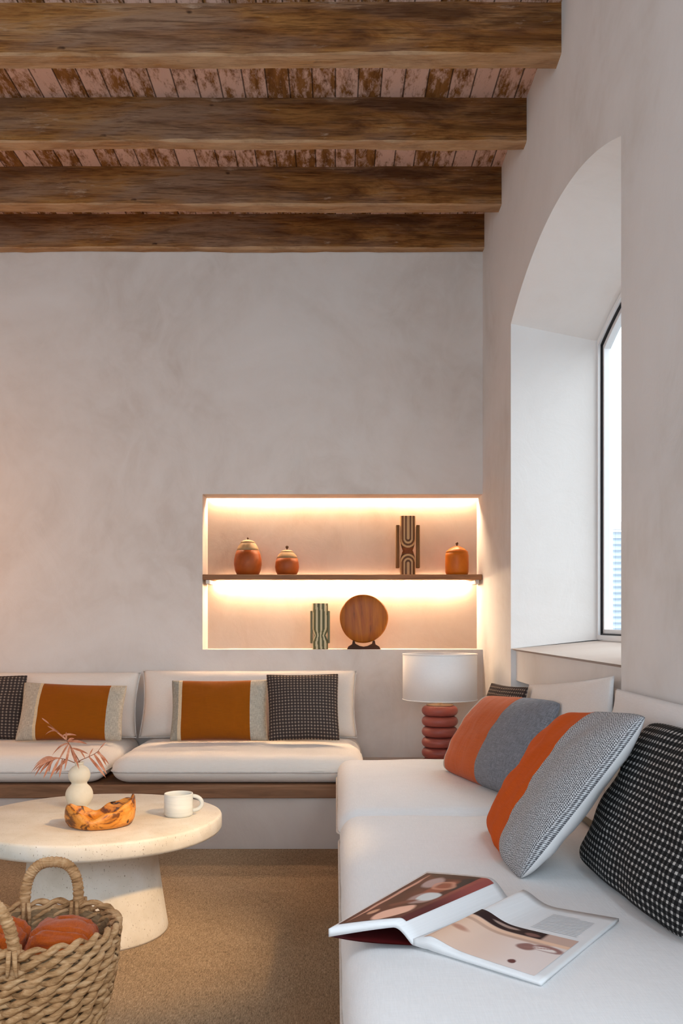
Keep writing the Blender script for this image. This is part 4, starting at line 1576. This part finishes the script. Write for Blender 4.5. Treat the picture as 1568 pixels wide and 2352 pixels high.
def pict_left(a, b):
    a2 = a + 0.02 * nz(a * 6, b * 6, 0, 1.0, 4.0)
    b2 = b + 0.03 * nz(a * 6, b * 6, 2, 1.0, 9.0)
    n = 0.5 + 0.5 * nz(a * 3, b * 3, 0, 1.3, 2.2)
    V = lambda r, g, bb: Vector(srgb(r, g, bb)[:3])
    c = V(104, 52, 40).lerp(V(50, 24, 20), n)

    def put(c, col, e, soft=0.45, amt=1.0):
        return c.lerp(col, amt * max(0, min(1, (1 - e) / soft)))
    c = put(c, V(206, 152, 132), ell(a2, b2, 0.90, 0.5, 0.035, 0.5), 0.5)
    c = put(c, V(60, 34, 30), ell(a2, b2, 0.5, 1.0, 0.55, 0.10), 0.4)
    c = put(c, V(176, 152, 148), ell(a2, b2, 0.66, 0.80, 0.16, 0.13, 0.5))
    c = put(c, V(24, 18, 30), ell(a2, b2, 0.24, 0.80, 0.22, 0.16))
    c = put(c, V(150, 84, 62), ell(a2, b2, 0.42, 0.68, 0.15, 0.22, 0.3), 0.6)
    c = put(c, V(204, 148, 126), abs(ell(a2, b2, 0.42, 0.74, 0.20, 0.10, 0.2) - 0.6) / 0.4, 0.8, 0.8)
    c = put(c, V(168, 140, 134), ell(a2, b2, 0.38, 0.46, 0.22, 0.14, 0.1), 0.4)
    c = put(c, V(208, 214, 214), ell(a2, b2, 0.34, 0.49, 0.17, 0.10, 0.1), 0.3)
    c = put(c, V(120, 70, 56), ell(a2, b2, 0.55, 0.36, 0.20, 0.05, -0.3), 0.6)
    c = put(c, V(234, 184, 160), ell(a2, b2, 0.40, 0.15, 0.24, 0.15, -0.25), 0.3)
    c = put(c, V(206, 156, 126), ell(a2, b2, 0.76, 0.18, 0.07, 0.05), 0.6)
    k = max(0, min(1, (0.18 - a) / 0.015))
    c = c.lerp(V(92, 46, 42).lerp(V(166, 84, 76), max(0, min(1, (b - 0.3) * 2)) * (0.6 + 0.4 * n)), k)
    return (*c, 1)


def pict_right(a, b):
    a2 = a + 0.02 * nz(a * 6, b * 6, 0, 1.0, 14.0)
    b2 = b + 0.02 * nz(a * 6, b * 6, 2, 1.0, 19.0)
    n = 0.5 + 0.5 * nz(a * 2, b * 2, 0, 1.3, 5.2)
    V = lambda r, g, bb: Vector(srgb(r, g, bb)[:3])

    def put(c, col, e, soft=0.45, amt=1.0):
        return c.lerp(col, amt * max(0, min(1, (1 - e) / soft)))
    step = lambda x, x0, w=0.02: max(0, min(1, (x - x0) / w))
    c = V(224, 186, 158).lerp(V(224, 210, 204), min(1, max(0, a * 1.2 + 0.2 * n - 0.1)))
    c = c.lerp(V(188, 150, 128), step(b, 0.66) * (1 - step(a, 0.84, 0.05)) * 0.8)
    c = c.lerp(V(228, 190, 162), step(b, 0.72))
    c = c.lerp(V(196, 166, 152), step(b, 0.79))
    c = c.lerp(V(50, 30, 28), step(b, 0.80) * (1 - step(a, 0.71, 0.03)))
    c = put(c, V(166, 140, 128), ell(a2, b2, 0.35, 0.92, 0.15, 0.035), 0.5)
    c = put(c, V(122, 84, 76), ell(a2, b2, 0.62, 0.88, 0.08, 0.05), 0.6)
    c = put(c, V(146, 106, 98), ell(a2, b2, 0.70, 0.56, 0.10, 0.10))
    c = put(c, V(150, 110, 104), ell(a2, b2, 0.87, 0.62, 0.15, 0.09))
    c = put(c, V(226, 214, 208), ell(a2, b2, 0.85, 0.60, 0.11, 0.05))
    c = put(c, V(160, 116, 106), ell(a2, b2, 0.80, 0.60, 0.16, 0.012, 0.4), 0.5)
    c = put(c, V(104, 60, 56), ell(a2, b2, 0.74, 0.14, 0.035, 0.05), 0.3)
    c = put(c, V(188, 138, 116), ell(a2, b2, 0.13, 0.42, 0.10, 0.07), 0.8)
    return (*c, 1)


PICT = {'l': pict_left, 'r': pict_right}
lp_ = obj('left_pages', block_bm('l', 0.017), M['paper'], mag)
obj('printed_picture', print_bm('l', 0.15, 0.965, 0.055, 0.965, 110, 130), M['print'], lp_)
rp_ = obj('right_pages', block_bm('r', 0.022), M['paper'], mag)
obj('printed_picture', print_bm('r', 0.06, 0.93, 0.03, 0.55, 120, 90), M['print'], rp_)
# grey lines of body text above the picture
grey = m_noise('grey print', [(0.3, srgb(186, 186, 188)), (0.7, srgb(204, 204, 206))], 90, rough=0.5)
bm = bmesh.new()
for k in range(13):
    g = 0.60 + k * 0.022
    f0, f1 = (0.50, 0.88) if k < 12 else (0.50, 0.74)
    prev = None
    for i in range(15):
        f = f0 + (f1 - f0) * i / 14
        cur = [bm.verts.new(sheet_pos('r', f, g, 0.0009)), bm.verts.new(sheet_pos('r', f, g + 0.007, 0.0009))]
        if prev:
            bm.faces.new((prev[0], cur[0], cur[1], prev[1]))
        prev = cur
obj('body_text', bm, grey, rp_)
# dark red cover under the left pages
bm = bmesh.new()
NF, NG = 24, 6
vs = [[None] * (NG + 1) for _ in range(NF + 1)]
vt = [[None] * (NG + 1) for _ in range(NF + 1)]
for i in range(NF + 1):
    for j in range(NG + 1):
        f = i / NF * 1.02
        p = SN.lerp(SF, j / NG).lerp(LN.lerp(LF, j / NG), f)
        vs[i][j] = bm.verts.new((p.x, p.y, Z0 - 0.001 + 0.012 * f ** 3))
        vt[i][j] = bm.verts.new((p.x, p.y, Z0 + 0.0005 + 0.012 * f ** 3))
for i in range(NF):
    for j in range(NG):
        bm.faces.new((vs[i][j], vs[i + 1][j], vs[i + 1][j + 1], vs[i][j + 1]))
        bm.faces.new((vt[i][j], vt[i][j + 1], vt[i + 1][j + 1], vt[i + 1][j]))
bmesh.ops.recalc_face_normals(bm, faces=bm.faces)
obj('cover', bm, M['cover'], mag)
